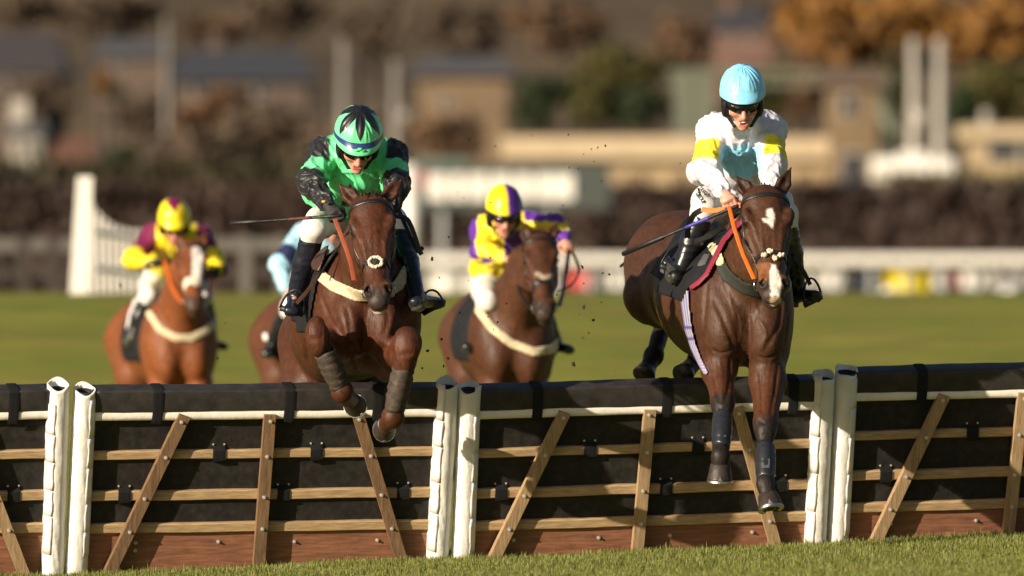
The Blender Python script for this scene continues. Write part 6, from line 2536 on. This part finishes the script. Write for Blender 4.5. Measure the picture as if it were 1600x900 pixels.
house('cottage', 'second orange roofed cottage above the white wing', 146, 190, 268, 246, 430, 6, M_brown_wall, M_tile, (), 300, .3, True)
house('stand', 'beige roofed stand at the right edge', 1520, 1660, 214, 196, 395, 6, M_cream, M_cream_l, ((1545, 226, 1590, 250), (1600, 226, 1650, 250)), 330, .4, False)
house('building', 'reddish house at the top between the two jockeys', 1120, 1205, 44, 12, 760, 10, mat('red_brick', (.14, .075, .058), .8, var=.2), M_slate, ((1135, 50, 1146, 64), (1170, 50, 1181, 64)), 150, .5, True, 1140)
# white van-like marquee under the poles
mq = thing('marquee', 'white flat topped marquee below the pair of white poles', 'tent', (P(1428, 0, 372)[0], 372, gz(20, 372)))
a, b = rect(1366, 246, 1490, 282, 372)
MB().box((a[0], 372, a[2]), (b[0], 376, b[2]), .3).build('roof_sheet', M_white_pl, mq)
for px in (1366, 1396, 1426, 1458, 1488):
    q = P(px, 290, 372)
    MB().box((q[0] - .07, 372.1, gz(q[0], 372) - .3), (q[0] + .07, 372.3, q[2])).build('leg', M_white_pl, mq)
a, b = rect(1408, 236, 1450, 246, 372)
MB().box((a[0], 373, a[2] + .003), (b[0], 375, b[2]), .1).build('crown_sheet', M_white_pl, mq)
# pale green footbridge: posts, deck and railing
fb = thing('footbridge', 'pale green iron footbridge behind the right jockey', 'bridge', (P(1200, 0, 415)[0], 415, gz(10, 415)))
for px in (1068, 1100, 1380):
    q = P(px, 112, 415)
    MB().box((q[0] - .32, 415, gz(q[0], 415) - .3), (q[0] + .32, 415.6, q[2])).build('leg', M_green_paint, fb)
for y0, y1 in ((108, 116), (128, 134)):
    a, b = rect(1046, y0, 1350, y1, 415)
    MB().box((a[0], 415.62, a[2]), (b[0], 415.8, b[2])).build('rail', M_green_paint, fb)
for px in range(1056, 1350, 28):
    a, b = rect(px, 116, px + 4, 128, 415)
    MB().box((a[0], 415.65, a[2] + .002), (b[0], 415.77, b[2] - .002)).build('baluster', M_green_paint, fb)
for y_ in (1395, 1368):
    a, b = P(1356, 120, 414), P(1400 if y_ == 1395 else 1330, 208, 414)
    MB().tube([a, b], .35, 6).build('brace', M_green_paint, fb)
aw = thing('awning', 'small grey green awning right of the green jockey', 'awning', (P(690, 0, 345)[0], 345, gz(-5, 345)))
a, b = rect(650, 246, 728, 264, 345)
MB().box((a[0], 345, a[2]), (b[0], 347, b[2]), .1).build('roof_sheet', mat('sage_canvas', (.10, .14, .115), .8), aw)
for px in (654, 724):
    q = P(px, 264, 345)
    MB().box((q[0] - .06, 345.1, gz(q[0], 345) - .2), (q[0] + .06, 345.3, q[2])).build('leg', M_grey_pl, aw)

# trees
DKG, OLV, AUT, BRN, RUS = ((.017, .029, .014), (.032, .043, .016)), ((.046, .047, .013), (.082, .070, .018)), ((.24, .112, .022), (.17, .080, .022)), ((.110, .078, .052), (.088, .064, .046)), ((.15, .080, .040), (.108, .070, .044))
T = [
    ('dark green tree right of the tan block', 850, 112, 215, 470, 110, DKG), ('olive green bushy tree between the tan block and the right jockey', 930, 118, 214, 480, 120, OLV),
    ('dark round tree left of the green bridge', 1010, 120, 215, 460, 100, DKG), ('yellow green tree above the cream pavilion', 960, 70, 160, 560, 160, OLV),
    ('olive tree behind the footbridge', 1180, 90, 212, 500, 120, OLV), ('brown tree behind the footbridge', 1260, 80, 200, 520, 110, RUS),
    ('orange autumn tree at the top right', 1310, -20, 116, 640, 250, AUT), ('large orange autumn tree above the white poles', 1440, -30, 112, 660, 300, AUT),
    ('orange brown tree at the top right corner', 1570, -20, 100, 650, 260, AUT), ('dark olive tree left of the white poles', 1392, 58, 215, 450, 62, OLV),
    ('olive green tree at the right edge', 1560, 82, 205, 460, 150, OLV), ('dark tree between the white poles and the beige stand', 1508, 110, 240, 440, 70, DKG),
    ('rust coloured tree right of the red brick house', 1240, 0, 90, 680, 110, RUS), ('rust tree left of the red brick house', 1060, 20, 110, 620, 130, RUS),
    ('grey brown bare tree above the sky line of the tan block', 720, 0, 90, 640, 180, BRN), ('brown bare tree at the top centre', 880, -10, 90, 650, 180, RUS),
    ('brown bare tree at the top above the green jockey', 590, -20, 90, 660, 150, BRN), ('grey brown tree above the long slate roof', 440, -20, 70, 680, 160, BRN),
    ('amber tree right of the slate roof pole', 330, 20, 70, 700, 140, RUS), ('brown tree at the top left', 170, -20, 60, 690, 200, BRN),
    ('dark brown tree at the top left corner', 40, -30, 40, 690, 180, BRN), ('small orange tree below the pale roofed shed', 162, 104, 160, 540, 36, AUT),
    ('small dark green tree below the pale roofed shed', 186, 130, 168, 535, 36, DKG), ('dark conifer beside the white cottage', 82, 168, 262, 445, 44, DKG),
    ('green bush above the second cottage', 196, 222, 262, 425, 70, DKG), ('brown thicket left of the green jockey', 420, 150, 262, 480, 170, BRN),
    ('reddish brown thicket below the long slate roof', 340, 130, 235, 520, 150, RUS), ('brown thicket behind the green jockey', 560, 170, 290, 460, 170, BRN),
    ('pale brown thicket left of the thin pole', 225, 130, 230, 530, 110, BRN), ('brown thicket below the dark building', 60, 118, 200, 560, 130, BRN),
    ('brown thicket above the olive hedge', 290, 195, 280, 420, 200, BRN), ('brown thicket right of the round lamp', 700, 170, 262, 450, 130, RUS)]
for i, (lab, px, y0, y1, dd, w, cols) in enumerate(T):
    tree(lab, px, y0, y1, dd, w, cols, 100 + i, 1100)

# turf kicked up by the hooves
M_clod = mat('turf_clod', (.028, .020, .012), .95, var=.4, bump=.5, bscale=120)
clod_meshes = []
for k in range(5):
    m = MB()
    m.ball((0, 0, 0), (1, .8, .7), 8, 6)
    V = np.array(m.V)
    V = V * (1 + .45 * vnoise(V * 1.7 + k * 9, k))[:, None]
    clod_meshes.append((V, m.F))
spots = [(940, 283, 63, .9), (972, 330, 64, .8), (905, 322, 66, .6), (880, 320, 61, .7), (928, 252, 60, .6), (889, 262, 62, .6), (946, 228, 60, .7), (912, 241, 61, .5), (924, 233, 61, .5), (903, 264, 61, .6),
         (910, 417, 60, 1.1), (952, 429, 60, .9), (942, 427, 60, .6), (675, 404, 59, 1.2), (896, 569, 61, 1.4), (700, 560, 60, .8), (927, 500, 60, 1.0), (912, 480, 63, 1.3), (920, 520, 63, .8),
         (188, 446, 70, 1.2), (54, 30, 62, .9), (102, 37, 63, .6), (1063, 255, 59, .5), (1150, 333, 59, .4), (668, 548, 60, 1.1), (690, 530, 60, .8), (660, 575, 60, .7), (716, 506, 61, .8), (340, 560, 64, .9), (352, 505, 65, .7)]
rs = np.random.default_rng(77)
for i in range(70):
    spots.append((rs.normal(800, 110), rs.uniform(200, 585), rs.uniform(58.5, 66), rs.uniform(.25, .8)))
clods = {}
for i, (px, py, d, s) in enumerate(spots):
    k = i % 5
    if k not in clods:
        clods[k] = make_mesh('turf_clod', clod_meshes[k][0], clod_meshes[k][1])
        clods[k].materials.append(M_clod)
    o = bpy.data.objects.new('turf_clod', clods[k])
    COL.objects.link(o)
    o.location = tuple(P(px, py, d))
    r = .0085 * s
    o.scale = (r * rs.uniform(.7, 1.4), r, r * rs.uniform(.7, 1.3))
    o.rotation_euler = tuple(rs.uniform(0, 6, 3))
    tag(o, 'small dark clod of turf thrown up in the air', 'turf clod', 'flying clods of turf')
